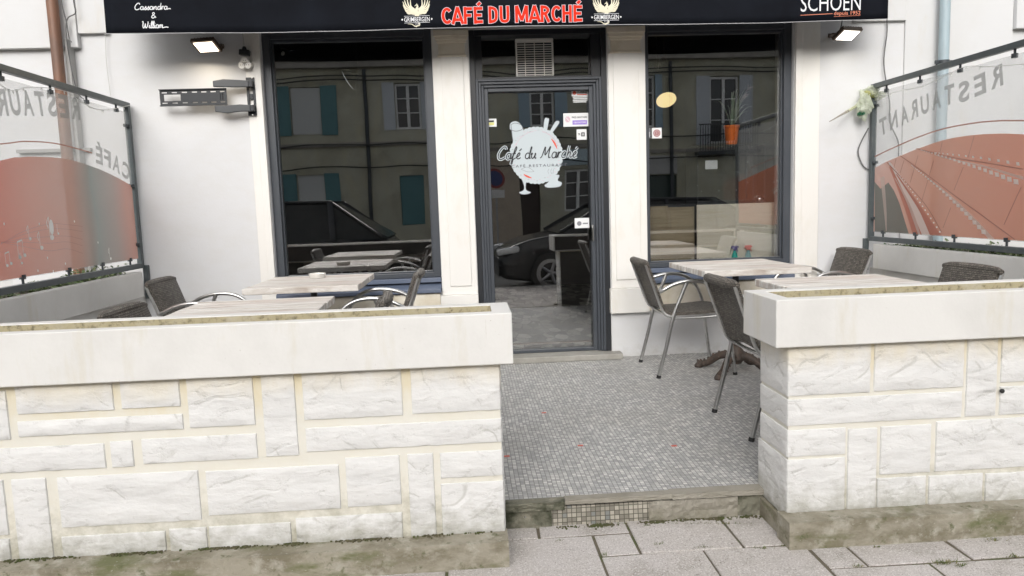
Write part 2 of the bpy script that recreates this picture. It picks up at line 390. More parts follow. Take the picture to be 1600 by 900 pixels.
# small cursive stroke alphabet: glyph -> (advance, [strokes]) ; x-height 1, ascender 2
def arc(cx, cy, rx, ry, a0, a1, n=9):
    return [(cx + rx * math.cos(math.radians(a0 + (a1 - a0) * i / n)), cy + ry * math.sin(math.radians(a0 + (a1 - a0) * i / n))) for i in range(n + 1)]
A_ = arc(.42, .48, .36, .48, 50, 360, 10) + [(.78, .95), (.76, .4), (.84, .04), (1.0, .12)]
GL = {
 'C': (1.5, [[(1.3, 1.55), (1.15, 1.95), (.75, 1.95), (.3, 1.4), (.12, .7), (.35, .1), (.8, .0), (1.35, .3)]]),
 'W': (2.1, [[(.05, 1.7), (.2, 1.95), (.3, 1.6), (.25, .6), (.45, .02), (.75, .3), (1.0, 1.3), (1.02, .5), (1.25, .02), (1.6, .5), (1.8, 1.4), (1.75, 1.9)]]),
 'M': (1.9, [[(.0, .05), (.25, .4), (.5, 1.85), (.62, 1.2), (.75, .5), (1.15, 1.3), (1.4, 1.9), (1.35, .9), (1.45, .1), (1.75, .15)]]),
 'a': (.98, [A_]),
 's': (.75, [[(-.05, .1), (.3, .6), (.45, 1.0), (.5, .7), (.62, .3), (.45, .0), (.15, .05)], [(.45, .0), (.75, .12)]]),
 'n': (1.05, [[(.0, .12), (.15, .9), (.18, .5), (.15, .02)], [(.16, .4), (.45, .9), (.68, .85), (.68, .3), (.8, .03), (1.05, .15)]]),
 'd': (1.0, [arc(.4, .46, .34, .46, 50, 340, 10) + [(.76, 1.1), (.85, 1.95), (.78, 1.2), (.78, .3), (.88, .03), (1.02, .12)]]),
 'r': (.72, [[(.0, .15), (.15, 1.0), (.2, .6), (.18, .02)], [(.18, .5), (.38, .95), (.62, .88)]]),
 'i': (.5, [[(.0, .12), (.2, .9), (.17, .3), (.28, .02), (.5, .12)], [(.26, 1.3), (.29, 1.36)]]),
 'l': (.55, [[(.0, .12), (.35, .9), (.5, 1.7), (.38, 2.0), (.22, 1.4), (.18, .4), (.3, .02), (.55, .12)]]),
 'm': (1.5, [[(.0, .12), (.15, .9), (.15, .02)], [(.16, .5), (.4, .9), (.55, .8), (.55, .02)], [(.56, .5), (.85, .9), (1.02, .8), (1.02, .25), (1.15, .02), (1.5, .15)]]),
 'f': (.75, [[(.0, .12), (.4, 1.0), (.6, 1.7), (.45, 2.0), (.3, 1.4), (.2, .0), (.1, -.7), (.3, -.75), (.35, -.1), (.75, .15)], [(.05, .85), (.6, .92)]]),
 'é': (.85, [[(.0, .2), (.45, .5), (.6, .8), (.4, .98), (.15, .6), (.2, .15), (.45, .0), (.85, .2)], [(.4, 1.3), (.7, 1.65)]]),
 'u': (1.0, [[(.0, .6), (.15, .92), (.15, .3), (.35, .02), (.6, .25), (.75, .9), (.73, .3), (.85, .03), (1.0, .12)]]),
 'c': (.85, [[(.65, .85), (.4, .97), (.12, .6), (.15, .15), (.4, .0), (.75, .15)]]),
 'h': (1.05, [[(.2, 1.95), (.2, 1.2), (.15, .02)], [(.16, .4), (.45, .9), (.65, .85), (.66, .3), (.78, .03), (1.05, .15)]]),
 '&': (1.4, [[(1.2, .1), (.35, 1.3), (.5, 1.75), (.8, 1.4), (.2, .6), (.2, .15), (.6, .0), (1.1, .6)]]),
 ' ': (.7, []),
}
def script_text(mb, txt, u0, u1, v0, xh, w, fn, mi=0, slant=.2, last=None):
    tot = sum(GL[c][0] for c in txt); k = (u1 - u0) / tot; x = u0
    for c in txt:
        adv, st = GL[c]
        for s in st:
            pts = [(x + (p[0] + slant * p[1]) * k, v0 + p[1] * xh) for p in s]
            mb.ribbon(pts, w, fn, mi, 4)
        x += adv * k
    if last: mb.ribbon([(x - .1 * k, v0 + .1 * xh), (x + last * .5, v0 + .25 * xh), (x + last, v0 + .12 * xh)], w, fn, mi, 4)

def wall_holes(mb, x0, x1, z0, z1, holes, yf, yb, mi=0, rmi=None):
    """front sheet at yf with openings, reveals back to yb, back sheet at yb"""
    xs = sorted({x0, x1, *[h[0] for h in holes], *[h[1] for h in holes]}); zs = sorted({z0, z1, *[h[2] for h in holes], *[h[3] for h in holes]})
    for i in range(len(xs) - 1):
        for j in range(len(zs) - 1):
            cx, cz = (xs[i] + xs[i + 1]) / 2, (zs[j] + zs[j + 1]) / 2
            if any(h[0] < cx < h[1] and h[2] < cz < h[3] for h in holes): continue
            for y in (yf, yb):
                mb.add([(xs[i], y, zs[j]), (xs[i + 1], y, zs[j]), (xs[i + 1], y, zs[j + 1]), (xs[i], y, zs[j + 1])], [(0, 1, 2, 3) if y == yf else (3, 2, 1, 0)], mi)
    r = mi if rmi is None else rmi
    for a, b, c, d in holes + [(x0, x1, z0, z1)]:
        q = [(a, c), (b, c), (b, d), (a, d)]
        for k in range(4):
            p0, p1 = q[k], q[(k + 1) % 4]
            mb.add([(p0[0], yf, p0[1]), (p1[0], yf, p1[1]), (p1[0], yb, p1[1]), (p0[0], yb, p0[1])], [(0, 1, 2, 3)], r)

# ================================================================== GROUND
PZ = -.11
# road and far pavement behind the camera, one ground sheet to the horizon
b = MB(); b.add([(-150, -150, PZ - .16), (150, -150, PZ - .16), (150, 150, PZ - .16), (-150, 150, PZ - .16)], [(0, 1, 2, 3)])
tag(b.build('ground', mat('ground_asphalt', (.06, .06, .058), .9, bump=(60, .5, .01), var=(2, (.09, .088, .08), .4, .7))), None, None, kind='structure')
b = MB(); b.add([(-60, -9.2, PZ - .14), (60, -9.2, PZ - .14), (60, -.35, PZ - .14), (-60, -.35, PZ - .14)], [(0, 1, 2, 3)])
tag(b.build('road', mat('road_asphalt', (.055, .055, .055), .85, bump=(150, .6, .006), var=(1.5, (.085, .083, .078), .4, .7))), None, None, kind='structure')
b = MB(); b.box(-60, 60, -12.5, -9.2, PZ - .2, PZ - .02)
tag(b.build('far_pavement', mat('far_pavement_tar', (.16, .155, .145), .9, bump=(80, .4, .004))), None, None, kind='structure')
KERB = mat('granite_kerb', (.30, .29, .27), .8, bump=(90, .4, .003), var=(30, (.2, .19, .18), .45, .7))
b = MB()
x = -20
while x < 20: b.box(x, x + .99, -.35, -.2, PZ - .2, PZ + .004); x += 1
tag(b.build('kerb', KERB, bevel=.01), None, None, kind='structure')
# pavement of laid slabs
SLAB = mat('washed_aggregate_slab', (.47, .435, .405), .9, bump=[(260, .7, .003), (10, .2, .004)],
           var=[(2, (.51, .475, .455), .42, .62), (5, (.32, .295, .26), .52, .72), (150, (.66, .63, .61), .52, .62), (190, (.13, .11, .09), .56, .66)])
JOINT = mat('joint_sand', (.13, .11, .08), .95, bump=(120, .6, .004), var=(9, (.085, .095, .04), .5, .6))
b = MB(); b.add([(-20, -.2, PZ - .0045), (20, -.2, PZ - .0045), (20, 5.57, PZ - .0045), (-20, 5.57, PZ - .0045)], [(0, 1, 2, 3)], 1)
def slab(x0, x1, y0, y1):
    g = .0055; j = lambda: rnd.uniform(-.0025, .0025); z = PZ + rnd.uniform(-.0015, .0015)
    tx, ty = rnd.uniform(-.002, .002), rnd.uniform(-.002, .002)
    c = [(x0 + g + j(), y0 + g + j()), (x1 - g + j(), y0 + g + j()), (x1 - g + j(), y1 - g + j()), (x0 + g + j(), y1 - g + j())]
    bev = .002
    inn = [(c[0][0] + bev, c[0][1] + bev), (c[1][0] - bev, c[1][1] + bev), (c[2][0] - bev, c[2][1] - bev), (c[3][0] + bev, c[3][1] - bev)]
    zz = [z - tx - ty, z + tx - ty, z + tx + ty, z - tx + ty]
    vs = [(*c[i], PZ - .014) for i in range(4)] + [(*c[i], zz[i] - .003) for i in range(4)] + [(*inn[i], zz[i]) for i in range(4)]
    fs = [(8, 9, 10, 11)]
    for i in range(4):
        k = (i + 1) % 4; fs += [(i, k, 4 + k, 4 + i), (4 + i, 4 + k, 8 + k, 8 + i)]
    b.add(vs, fs, 0)
yb = 2.885
slab(.11, .24, 2.77, yb); slab(.24, .603, 2.77, yb)
slab(.603, .992, 2.59, yb); slab(.992, 1.21, 2.59, yb)
slab(.449, .603, 2.59, 2.77); slab(-.12, .449, 2.395, 2.77) ; slab(.449, .835, 2.20, 2.59); slab(.835, 1.225, 2.19, 2.59)
slab(1.225, 1.368, 2.397, 2.60); slab(1.368, 1.75, 2.397, 2.60); slab(1.75, 2.14, 2.397, 2.60)
slab(1.225, 1.587, 2.0, 2.397); slab(1.587, 1.97, 2.0, 2.397); slab(1.97, 2.36, 2.0, 2.397); slab(2.14, 2.6, 2.397, 2.6); slab(2.6, 3.0, 2.397, 2.6)
x = -.12
while x > -4: slab(x - .4, x, 2.395, 2.6); x -= .4
x = -.12; slab(-.12, .12, 2.0, 2.395); slab(.12, .449, 2.0, 2.395)
while x > -4: slab(x - .4, x, 2.0, 2.395); x -= .4
slab(.449, .835, 2.0, 2.2); slab(.835, 1.225, 2.0, 2.19)
x = 2.36
while x < 5: slab(x, x + .4, 2.0, 2.397); x += .4
x = 3.0
while x < 5: slab(x, x + .4, 2.397, 2.6); x += .4
y = 2.0; r_ = 0
while y > -.2:
    y0 = max(y - .4, -.2); x = -5 - (r_ % 2) * .2
    while x < 5: slab(x, x + .4, y0, y); x += .4
    y -= .4; r_ += 1
tag(b.build('pavement', [SLAB, JOINT]), None, None, kind='structure')

# ================================================================== TERRACE
MOSAIC = tile_mat('grey_mosaic_tiles', .0195, [(0, (.36, .36, .36)), (.22, (.42, .42, .415)), (.42, (.48, .48, .47)), (.62, (.55, .545, .53)), (.8, (.63, .625, .60)), (.93, (.70, .69, .66))], (.20, .195, .185), dirt=.3)
RISERT = tile_mat('riser_mosaic', .0195, [(0, (.22, .205, .17)), (.3, (.32, .30, .25)), (.6, (.42, .39, .33)), (.85, (.22, .23, .22))], (.08, .075, .055), axes=(0, 2), dirt=.6)
RED = mat('red_tile', (.55, .09, .05), .5)
b = MB()
b.box(-3.0, 3.8, 2.90, 5.60, PZ - .1, 0, 0)
for px, py in ((845, 647), (905, 697), (1050, 698), (790, 715)):
    p = atZ(px, py, 0); cx = round(p.x / .0195) * .0195; cy = round(p.y / .0195) * .0195
    b.add([(cx, cy, .0015), (cx + .027, cy, .0015), (cx + .027, cy + .022, .0015), (cx, cy + .022, .0015)], [(0, 1, 2, 3)], 1)
ter = tag(b.build('terrace_floor', [MOSAIC, RED]), None, None, kind='structure')
# worn front step
step = MB()
step.box(.105, .76, 2.872, 2.899, PZ - .1, -.03, 0)       # tiled riser
st_o = tag(step.build('step_riser', [RISERT]), None, None, kind='structure')
def rough_lump(mb, x0, x1, y0, y1, z0, z1, amp, nx=40, ny=6, nz_=6, seed=0, mi=0):
    """displaced box skin: front and top"""
    def P(u, prof):
        k = prof
        if k <= nz_: y, z = y0, z0 + (z1 - z0) * k / nz_
        else: y, z = y0 + (y1 - y0) * (k - nz_) / ny, z1
        x = x0 + (x1 - x0) * u
        n1 = noise.noise(Vector((x * 12, k * .5 + seed, 3))) + .6 * noise.noise(Vector((x * 40, k * 1.3, seed + 7)))
        return (x, y - n1 * amp if k <= nz_ + ny * .6 else y - 0 * n1, z + (noise.noise(Vector((x * 25, k, seed))) * amp * .35 if k > nz_ else 0))
    N = nz_ + ny
    vs = [P(i / nx, k) for i in range(nx + 1) for k in range(N + 1)]
    fs = [(i * (N + 1) + k, (i + 1) * (N + 1) + k, (i + 1) * (N + 1) + k + 1, i * (N + 1) + k + 1) for i in range(nx) for k in range(N)]
    o = len(vs); vs += [(x0, y1, z0), (x1, y1, z0)]
    fs.append(tuple(list(range(N + 1)) + [o])); fs.append(tuple([o + 1] + [nx * (N + 1) + k for k in range(N, -1, -1)]))
    mb.add(vs, fs, mi)
STEPC = masonry_mat('worn_step_concrete', (.30, .28, .235), (.17, .155, .115), -.16, .03, .9, dirtcol=(.12, .11, .06), bumps=[(30, .6, .008), (110, .7, .005)])
WETC = mat('green_damp_concrete', (.17, .165, .125), .9, bump=[(30, .8, .012), (90, .5, .004)], var=[(18, (.27, .255, .20), .5, .65), (7, (.045, .05, .028), .47, .62)])
b = MB()
rough_lump(b, -1.0 + 1.355, .80, 2.858, 2.902, -.018, .003, .004, seed=2)             # lip
rough_lump(b, .795, 1.185, 2.852, 2.912, -.020, .003, .005, seed=4)
rough_lump(b, .70, 1.07, 2.862, 2.90, PZ - .02, -.026, .010, seed=9)
tag(b.build('step_lip', STEPC), None, None, kind='structure')
b = MB()
rough_lump(b, .105, .352, 2.852, 2.92, -.035, -.001, .008, seed=5)
rough_lump(b, .105, .300, 2.868, 2.91, PZ - .02, -.034, .006, seed=6)
rough_lump(b, 1.068, 1.19, 2.868, 2.91, PZ - .02, -.027, .010, nx=14, seed=8)
tag(b.build('step_damp_edge', WETC), None, None, kind='structure')

# ================================================================== FRONT WALLS
blocksL = [(-1.80, .607, -1.636, .433), (-1.601, .625, -1.273, .522), (-1.243, .625, -1.042, .524), (-1.605, .493, -1.039, .44), (-1.014, .625, -.786, .442),
 (-1.80, .399, -1.32, .312), (-1.296, .404, -1.222, .311), (-1.187, .407, -.786, .318), (-1.80, .284, -1.679, .083), (-1.649, .284, -1.533, -.02), (-1.491, .282, -1.002, .098),
 (-.973, .276, -.501, .112), (-1.80, .065, -1.681, -.02), (-1.497, .061, -1.136, -.02), (-1.118, .067, -.989, -.02), (-.977, .067, -.687, -.02), (-.753, .625, -.64, .321),
 (-.609, .625, -.258, .45), (-.221, .625, .098, .453), (-.608, .417, .10, .331), (-.473, .298, -.28, .114), (-.247, .30, -.157, -.02), (-.128, .298, .10, .204), (-.13, .18, .104, -.02), (-.665, .08, -.281, -.02),
 (-2.30, .61, -1.83, .45), (-2.75, .61, -2.33, .33), (-2.3, .42, -1.83, .11), (-2.75, .3, -2.33, .11), (-2.75, .08, -2.2, -.02), (-2.17, .08, -1.83, -.02)]
blocksR = [(1.179, .64, 1.495, .449), (1.513, .64, 1.86, .452), (1.876, .64, 1.993, .334), (2.012, .64, 2.24, .462), (2.012, .442, 2.24, .334), (1.179, .432, 1.858, .334),
 (1.179, .314, 1.403, .213), (1.416, .307, 1.527, -.015), (1.544, .31, 1.74, .123), (1.763, .318, 2.251, .123), (1.179, .198, 1.403, -.015), (1.534, .106, 1.725, -.015),
 (1.740, .104, 1.953, -.015), (1.968, .10, 2.258, -.015), (2.26, .64, 2.7, .45), (2.72, .64, 3.1, .334), (2.26, .44, 2.7, .334), (2.275, .315, 2.9, .123), (2.275, .1, 2.8, -.015), (2.92, .315, 3.5, .1), (3.12, .64, 3.5, .334), (2.82, .1, 3.5, -.015)]
def block(mb, u0, u1, v0, v1, fn, seed, th=.0075):
    """rock-faced block: irregular outline, domed rough face. fn(u,v,d) d = height out of wall"""
    nu = max(4, int((u1 - u0) / .018)); nv = max(4, int((v1 - v0) / .016)); vs = []; fs = []
    for i in range(nu + 1):
        for j in range(nv + 1):
            u = u0 + (u1 - u0) * i / nu; v = v0 + (v1 - v0) * j / nv
            e = min(i, nu - i, j, nv - j)
            q = Vector((u * 5 + seed * 3.1, v * 16 + u * 3, seed))
            rid = 1 - abs(noise.noise(q * .55)) * 2
            d = th * (.78 if e == 0 else 1) + (rid * .0035 + noise.noise(q * 3) * .0012) * (1 if e else 0)
            if e == 0:
                u += noise.noise(Vector((v * 30, seed, 1))) * .0022; v += noise.noise(Vector((u * 25, seed, 5))) * .003
            vs.append(fn(u, v, d))
    W_ = nv + 1
    for i in range(nu):
        for j in range(nv): fs.append((i * W_ + j, (i + 1) * W_ + j, (i + 1) * W_ + j + 1, i * W_ + j + 1))
    per = [(i, 0) for i in range(nu)] + [(nu, j) for j in range(nv)] + [(i, nv) for i in range(nu, 0, -1)] + [(0, j) for j in range(nv, 0, -1)]
    base = len(vs)
    for (i, j) in per:
        x = vs[i * W_ + j]; u = u0 + (u1 - u0) * i / nu; v = v0 + (v1 - v0) * j / nv
        vs.append(fn(u + (.003 if i == nu else (-.003 if i == 0 else 0)), v + (.003 if j == nv else (-.003 if j == 0 else 0)), -.002))
    n = len(per)
    for k in range(n):
        a, c = per[k], per[(k + 1) % n]; fs.append((base + k, base + (k + 1) % n, c[0] * W_ + c[1], a[0] * W_ + a[1]))
    mb.add(vs, fs, 0)
def cap_box(name, x0, x1, y0, y1, z0, z1, rim, parent, endx0=True, endx1=True):
    """hollow trough cap"""
    b = MB(); a0, a1, c0, c1 = x0 + (.07 if endx0 else .05), x1 - (.07 if endx1 else .05), y0 + rim, y1 - rim
    zt = z1 - .11
    o = [(x0, y0), (x1, y0), (x1, y1), (x0, y1)]; i = [(a0, c0), (a1, c0), (a1, c1), (a0, c1)]
    b.add([(*p, z0) for p in o] + [(*p, z1) for p in o] + [(*p, z1) for p in i] + [(*p, z1 - .004) for p in i],
          [(3, 2, 1, 0)] + [(k, (k + 1) % 4, 4 + (k + 1) % 4, 4 + k) for k in range(4)] + [(4 + k, 4 + (k + 1) % 4, 8 + (k + 1) % 4, 8 + k) for k in range(4)] + [(8 + k, 8 + (k + 1) % 4, 12 + (k + 1) % 4, 12 + k) for k in range(4)])
    cp = b.build(name, CAPM, parent, bevel=.006)
    t = MB(); t.add([(*p, z1 - .004) for p in i] + [(*p, zt) for p in i], [(k, (k + 1) % 4, 4 + (k + 1) % 4, 4 + k) for k in range(4)] + [(4, 5, 6, 7)])
    t.build('trough_lining', TROUGH, cp)
    return cp
INNER = mat('charcoal_render_and_dimming', (.055, .052, .048), .85, bump=(60, .4, .003), var=(5, (.08, .075, .068), .4, .7))  # charcoal inner wall faces; on the cap strips it only dims their reflection
WL = thing('garden_wall', 'low white stone-block wall left of the entrance, topped by a long white trough', 'wall', (0, 0, 0))
b = MB(); b.box(-2.8, .098, 2.645, 2.855, PZ - .05, .629); b.build('masonry', MORTAR, WL)
b = MB()
for i, (x0, z1, x1, z0) in enumerate(blocksL): block(b, x0, min(x1, .098), z0 + .001, min(z1, .626), lambda u, v, d: (u, 2.645 - d, v), i + 1)
b.build('stone_blocks', STONE, WL, smooth_=True)
b = MB()
for i, (x0, z1, x1, z0) in enumerate([(2.65, .626, 2.85, .453), (2.65, .42, 2.85, .33), (2.65, .298, 2.85, .204), (2.65, .18, 2.85, -.02)]):
    block(b, x0, x1, z0, z1, lambda u, v, d: (.098 + d * .8, u, v), 70 + i)
b.build('end_blocks', STONE, WL, smooth_=True)
cap_box('trough_cap', -2.8, .150, 2.604, 2.895, .6285, .815, .055, WL)
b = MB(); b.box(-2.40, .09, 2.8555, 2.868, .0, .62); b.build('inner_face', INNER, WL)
b = MB(); b.box(-2.34, .13, 2.8955, 2.90, .64, .80); b.build('reflection_dimming_strip', INNER, WL)  # added dark strip, puts the dimness of the reflected cap into its colour
b = MB(); rough_lump(b, -2.85, .108, 2.552, 2.66, PZ - .04, -.012, .004, nx=160, seed=21); b.build('footing', CONC, WL)
WR = thing('garden_wall', 'low white stone-block wall right of the entrance, topped by a white trough, two chairs behind', 'wall', (0, 0, 0))
b = MB(); b.box(1.183, 3.55, 2.645, 2.90, PZ - .05, .642); b.build('masonry', MORTAR, WR)
b = MB()
for i, (x0, z1, x1, z0) in enumerate(blocksR): block(b, x0, x1, z0 + .001, min(z1, .638), lambda u, v, d: (u, 2.645 - d, v), i + 41)
b.build('stone_blocks', STONE, WR, smooth_=True)
b = MB()
for i, (x0, z1, x1, z0) in enumerate([(2.645, .636, 2.9, .449), (2.645, .432, 2.9, .334), (2.645, .314, 2.9, .213), (2.645, .198, 2.92, -.03)]):
    block(b, x0, x1, z0, z1, lambda u, v, d: (1.183 - d * .8, u, v), 80 + i, th=.008)
b.build('end_blocks', STONE, WR, smooth_=True)
cap_box('trough_cap', 1.115, 3.55, 2.602, 2.925, .642, .820, .06, WR)
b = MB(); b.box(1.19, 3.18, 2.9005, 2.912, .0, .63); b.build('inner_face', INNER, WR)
b = MB(); b.box(1.13, 3.08, 2.9255, 2.93, .655, .805); b.build('reflection_dimming_strip', INNER, WR)  # added strip here too, dims this cap's reflection by colour
b = MB(); rough_lump(b, 1.148, 3.6, 2.548, 2.66, PZ - .04, -.006, .004, nx=130, seed=31)
rough_lump(b, 1.165, 1.24, 2.66, 2.93, PZ - .04, -.035, .001, nx=4, seed=33)
b.build('footing', CONC, WR)
b = MB(); p = atY(1566, 611, 2.63); b.lathe([(.0, -.004), (.008, -.003), (.009, .004), (.004, .008)], (p.x, 2.632, p.z), 10, 0, Matrix.Rotation(math.pi / 2, 3, 'X')); b.build('drain_plug', RUBBER, WR)

def side_wall(name, label, xin, xout, s):
    t = thing(name, label, 'wall')
    lo, hi = min(xin, xout), max(xin, xout)
    b = MB(); b.box(lo + .04, hi - .04, 2.93, 5.558, PZ - .05, .619); b.build('masonry', PAINT, t)
    b = MB()
    i_ = [(lo + .05, 3.0), (hi - .05, 3.0), (hi - .05, 5.40), (lo + .05, 5.40)]; o_ = [(lo, 2.93), (hi, 2.93), (hi, 5.45), (lo, 5.45)]
    b.add([(*p, .62) for p in o_] + [(*p, .806) for p in o_] + [(*p, .806) for p in i_] + [(*p, .70) for p in i_],
          [(3, 2, 1, 0)] + [(k, (k + 1) % 4, 4 + (k + 1) % 4, 4 + k) for k in range(4)] + [(4 + k, 4 + (k + 1) % 4, 8 + (k + 1) % 4, 8 + k) for k in range(4)] + [(8 + k, 8 + (k + 1) % 4, 12 + (k + 1) % 4, 12 + k) for k in range(4)])
    b.build('trough_cap', CAPM, t, bevel=.006)
    b = MB(); b.box(lo + .051, hi - .051, 3.001, 5.399, .69, .765); b.build('soil', mat('trough_soil', (.07, .05, .035), .95, bump=(80, .8, .006)), t)
    return t
side_wall('side_wall', 'white planter wall along the left side of the terrace under the musical-note screen', -2.335, -2.72, -1)
side_wall('side_wall', 'white planter wall along the right side of the terrace under the film-strip screen', 3.085, 3.45, 1)

LEAFM = mat('planter_leaves', (.07, .12, .035), .6, var=[(40, (.22, .26, .14), .5, .6), (15, (.12, .09, .05), .55, .65)])
def leaves(name, x0, x1, y0, y1, n, h, label):
    b = MB(); r = random.Random(5 + int(x0))
    for i in range(n):
        x, y = r.uniform(x0, x1), r.uniform(y0, y1); cl = noise.noise(Vector((y * 4, x, 2)))
        if cl < -.25 : continue
        z = .762 + r.random() * h * (.6 + cl); a = r.uniform(0, 6.28); e = r.uniform(-.4, .9); L = r.uniform(.015, .035); w = L * .4
        d = Vector((math.cos(a) * math.cos(e), math.sin(a) * math.cos(e), math.sin(e))); s_ = d.cross(Vector((0, 0, 1))).normalized() * w; p = Vector((x, y, z))
        b.add([p, p + d * L * .5 + s_, p + d * L, p + d * L * .5 - s_], [(0, 1, 2, 3)])
    o = b.build(name, LEAFM); tag(o, label, 'plants', kind='stuff')
leaves('trough_plants', -2.67, -2.39, 3.05, 5.39, 5200, .10, 'low green and grey leaves filling the left planter trough under the screen')
leaves('trough_plants', 3.14, 3.40, 3.05, 5.39, 5200, .075, 'low mossy green plants filling the right planter trough under the screen')
# weeds in the joints
b = MB(); r = random.Random(3)
def weed(px, py, n, s, z=PZ):
    c = atZ(px, py, z)
    for i in range(n):
        a = r.uniform(0, 6.28); L = r.uniform(.3, 1) * s; p = c + Vector((r.gauss(0, s * .7), r.gauss(0, s * .25), 0)); d = Vector((math.cos(a), math.sin(a) * .7, r.uniform(.25, .9))).normalized()
        w = Vector((-d.y, d.x, 0)).normalized() * .0016
        b.add([p - w, p + w, p + d * L], [(0, 1, 2)])
for a in [(1475, 880, 60, .03), (1500, 884, 30, .02), (1555, 845, 30, .025), (1425, 826, 10, .02), (1030, 851, 25, .02), (1095, 856, 35, .022), (1190, 857, 30, .02), (1227, 853, 20, .018),
          (942, 868, 20, .02), (975, 812, 30, .018), (1010, 822, 20, .015), (1100, 808, 40, .02), (1160, 802, 40, .02), (870, 845, 15, .012), (1340, 885, 20, .018), (1585, 870, 25, .02), (1370, 855, 15, .015)]: weed(*a)
for i in range(70):
    weed(r.uniform(800, 1190), 818 - (0), 3, .010)
for i in range(120): weed(r.uniform(1240, 1600), 0, 0, 0)
tag(b.build('joint_weeds', mat('weed_green', (.10, .13, .035), .7, var=(30, (.20, .17, .07), .5, .6))), 'small weeds growing in the joints between the pavement slabs', 'weeds', kind='stuff')
b = MB()
for i in range(2600):   # moss crumbs at wall foot
    side = r.random() < .55
    x = r.uniform(-1.8, .1) if side else r.uniform(1.17, 2.4)
    s_ = r.uniform(.0012, .004); y = 2.640 - abs(r.gauss(0, .010)); z = -.010
    if noise.noise(Vector((x * 6, 0, 4))) < .02 * r.gauss(0, 6): continue
    b.box(x - s_, x + s_, y - s_, y + s_, z - .004, z + s_ * .9, 0, )
for i in range(1100):
    x = r.uniform(.3, 1.2)
    if noise.noise(Vector((x * 9, 5, 1))) < r.gauss(.05, .2): continue
    s_ = r.uniform(.0012, .0042); y = 2.862 - abs(r.gauss(0, .014)); b.box(x - s_, x + s_, y - s_, y + s_, PZ - .004, PZ + s_ * .8, 0)
tag(b.build('moss_crumbs', MOSS), 'dark moss and dirt crumbs along the foot of the low walls and the step', 'moss', kind='stuff')

# ================================================================== CAFE BUILDING
YW = 5.56
CB = thing('cafe_building', 'white rendered cafe front with two dark-framed windows and a glass door', 'building')
HL, HD, HR = (-1.42, -.20, .555, 2.49), (.072, 1.085, -.0, 2.47), (1.372, 2.505, .56, 2.49)
b = MB(); wall_holes(b, -3.3, 4.2, -.3, 3.7, [HL, HD, HR], YW, YW + .16); b.build('facade_wall', WALLW, CB)
for nm, xa, xb in (('white neighbouring house front left of the copper drain pipe', -10, -3.301), ('white neighbouring house front beyond the right screen and blue pipe', 4.201, 12)):
    nb = MB(); nb.box(xa, xb, YW, 12, -.3, 7.5); NBT = thing('neighbouring_house', nm, 'building'); nb.build('wall', WHITE, NBT)
    nb = MB(); nb.box(xa, xb, YW - .05, YW - .001, 2.39, 3.65); nb.build('render_band', WHITE, NBT, bevel=.004)
b = MB(); b.box(-3.3, 4.2, YW + .16, 12, 3.6, 7.5); b.build('upper_storey', WHITE, CB)
# upper band left and right
for q in ((-3.3, -2.66, .05, 2.39), (-2.659, -2.455, .035, 2.487), (2.95, 3.353, .03, 2.468), (3.354, 4.2, .015, -.1)):
    b = MB(); b.box(q[0], q[1], YW - q[2], YW - .001, q[3], 3.65); b.build('render_band', WHITE, CB, bevel=.004)
# window jamb mouldings
b = MB(); b.box(-1.53, -1.475, YW - .018, YW - .001, .555, 2.56); b.box(-1.474, -1.422, YW - .030, YW - .001, .555, 2.56); b.build('jamb_moulding', PAINT, CB, bevel=.003)
b = MB(); b.box(2.508, 2.56, YW - .030, YW - .001, .558, 2.56); b.box(2.561, 2.70, YW - .014, YW - .001, .558, 2.56); b.build('jamb_moulding', PAINT, CB, bevel=.003)
def pilaster(x0, x1, cx0, cx1):
    b = MB(); b.box(x0 + .004, x1 - .004, YW - .022, YW - .0005, .535, 2.56)
    p = b.build('pilaster', PAINT, CB, bevel=.003)
    b = MB(); b.box(cx0 + .02, cx1 - .02, YW - .032, YW - .0225, .60, 2.28); b.build('raised_panel', PAINT, p, bevel=.003)
    b = MB()
    for (e, y, z0, z1) in ((.006, .034, 2.272, 2.29), (-.004, .030, 2.29, 2.37), (.006, .040, 2.37, 2.39), (.016, .052, 2.39, 2.415), (.026, .062, 2.415, 2.46)):
        b.box(cx0 - e, cx1 + e, YW - y, YW - .0228, z0, z1)
    b.build('capital', CREAM, p, bevel=.004)
    b = MB(); b.box(x0 - .012, x1 - .002, YW - .055, YW - .0005, .345, .534); b.build('base_block', PAINT, p, bevel=.004)
pilaster(-.20, .072, -.155, .045); pilaster(1.085, 1.372, 1.105, 1.335)
SHADED_TAN = mat('shaded_tan_paint', (.70, .655, .56), .6, bump=(30, .15, .002), var=(7, (.60, .54, .42), .45, .7))  # tan tone paints in the shade on the wall below the sills
for q in ((-1.53, -.213, .552), (1.371, 2.70, .555)):
    b = MB(); b.box(q[0], q[1], YW - .035, YW - .0005, .35, q[2]); b.build('under_window_ledge', SHADED_TAN, CB, bevel=.004)
def frame_ring(mb, x0, x1, z0, z1, l, r_, bt, tp, ya, yb, mi=0):
    mb.box(x0, x0 + l, ya, yb, z0, z1, mi); mb.box(x1 - r_, x1, ya, yb, z0, z1, mi)
    mb.box(x0 + l, x1 - r_, ya, yb, z0, z0 + bt, mi); mb.box(x0 + l, x1 - r_, ya, yb, z1 - tp, z1, mi)
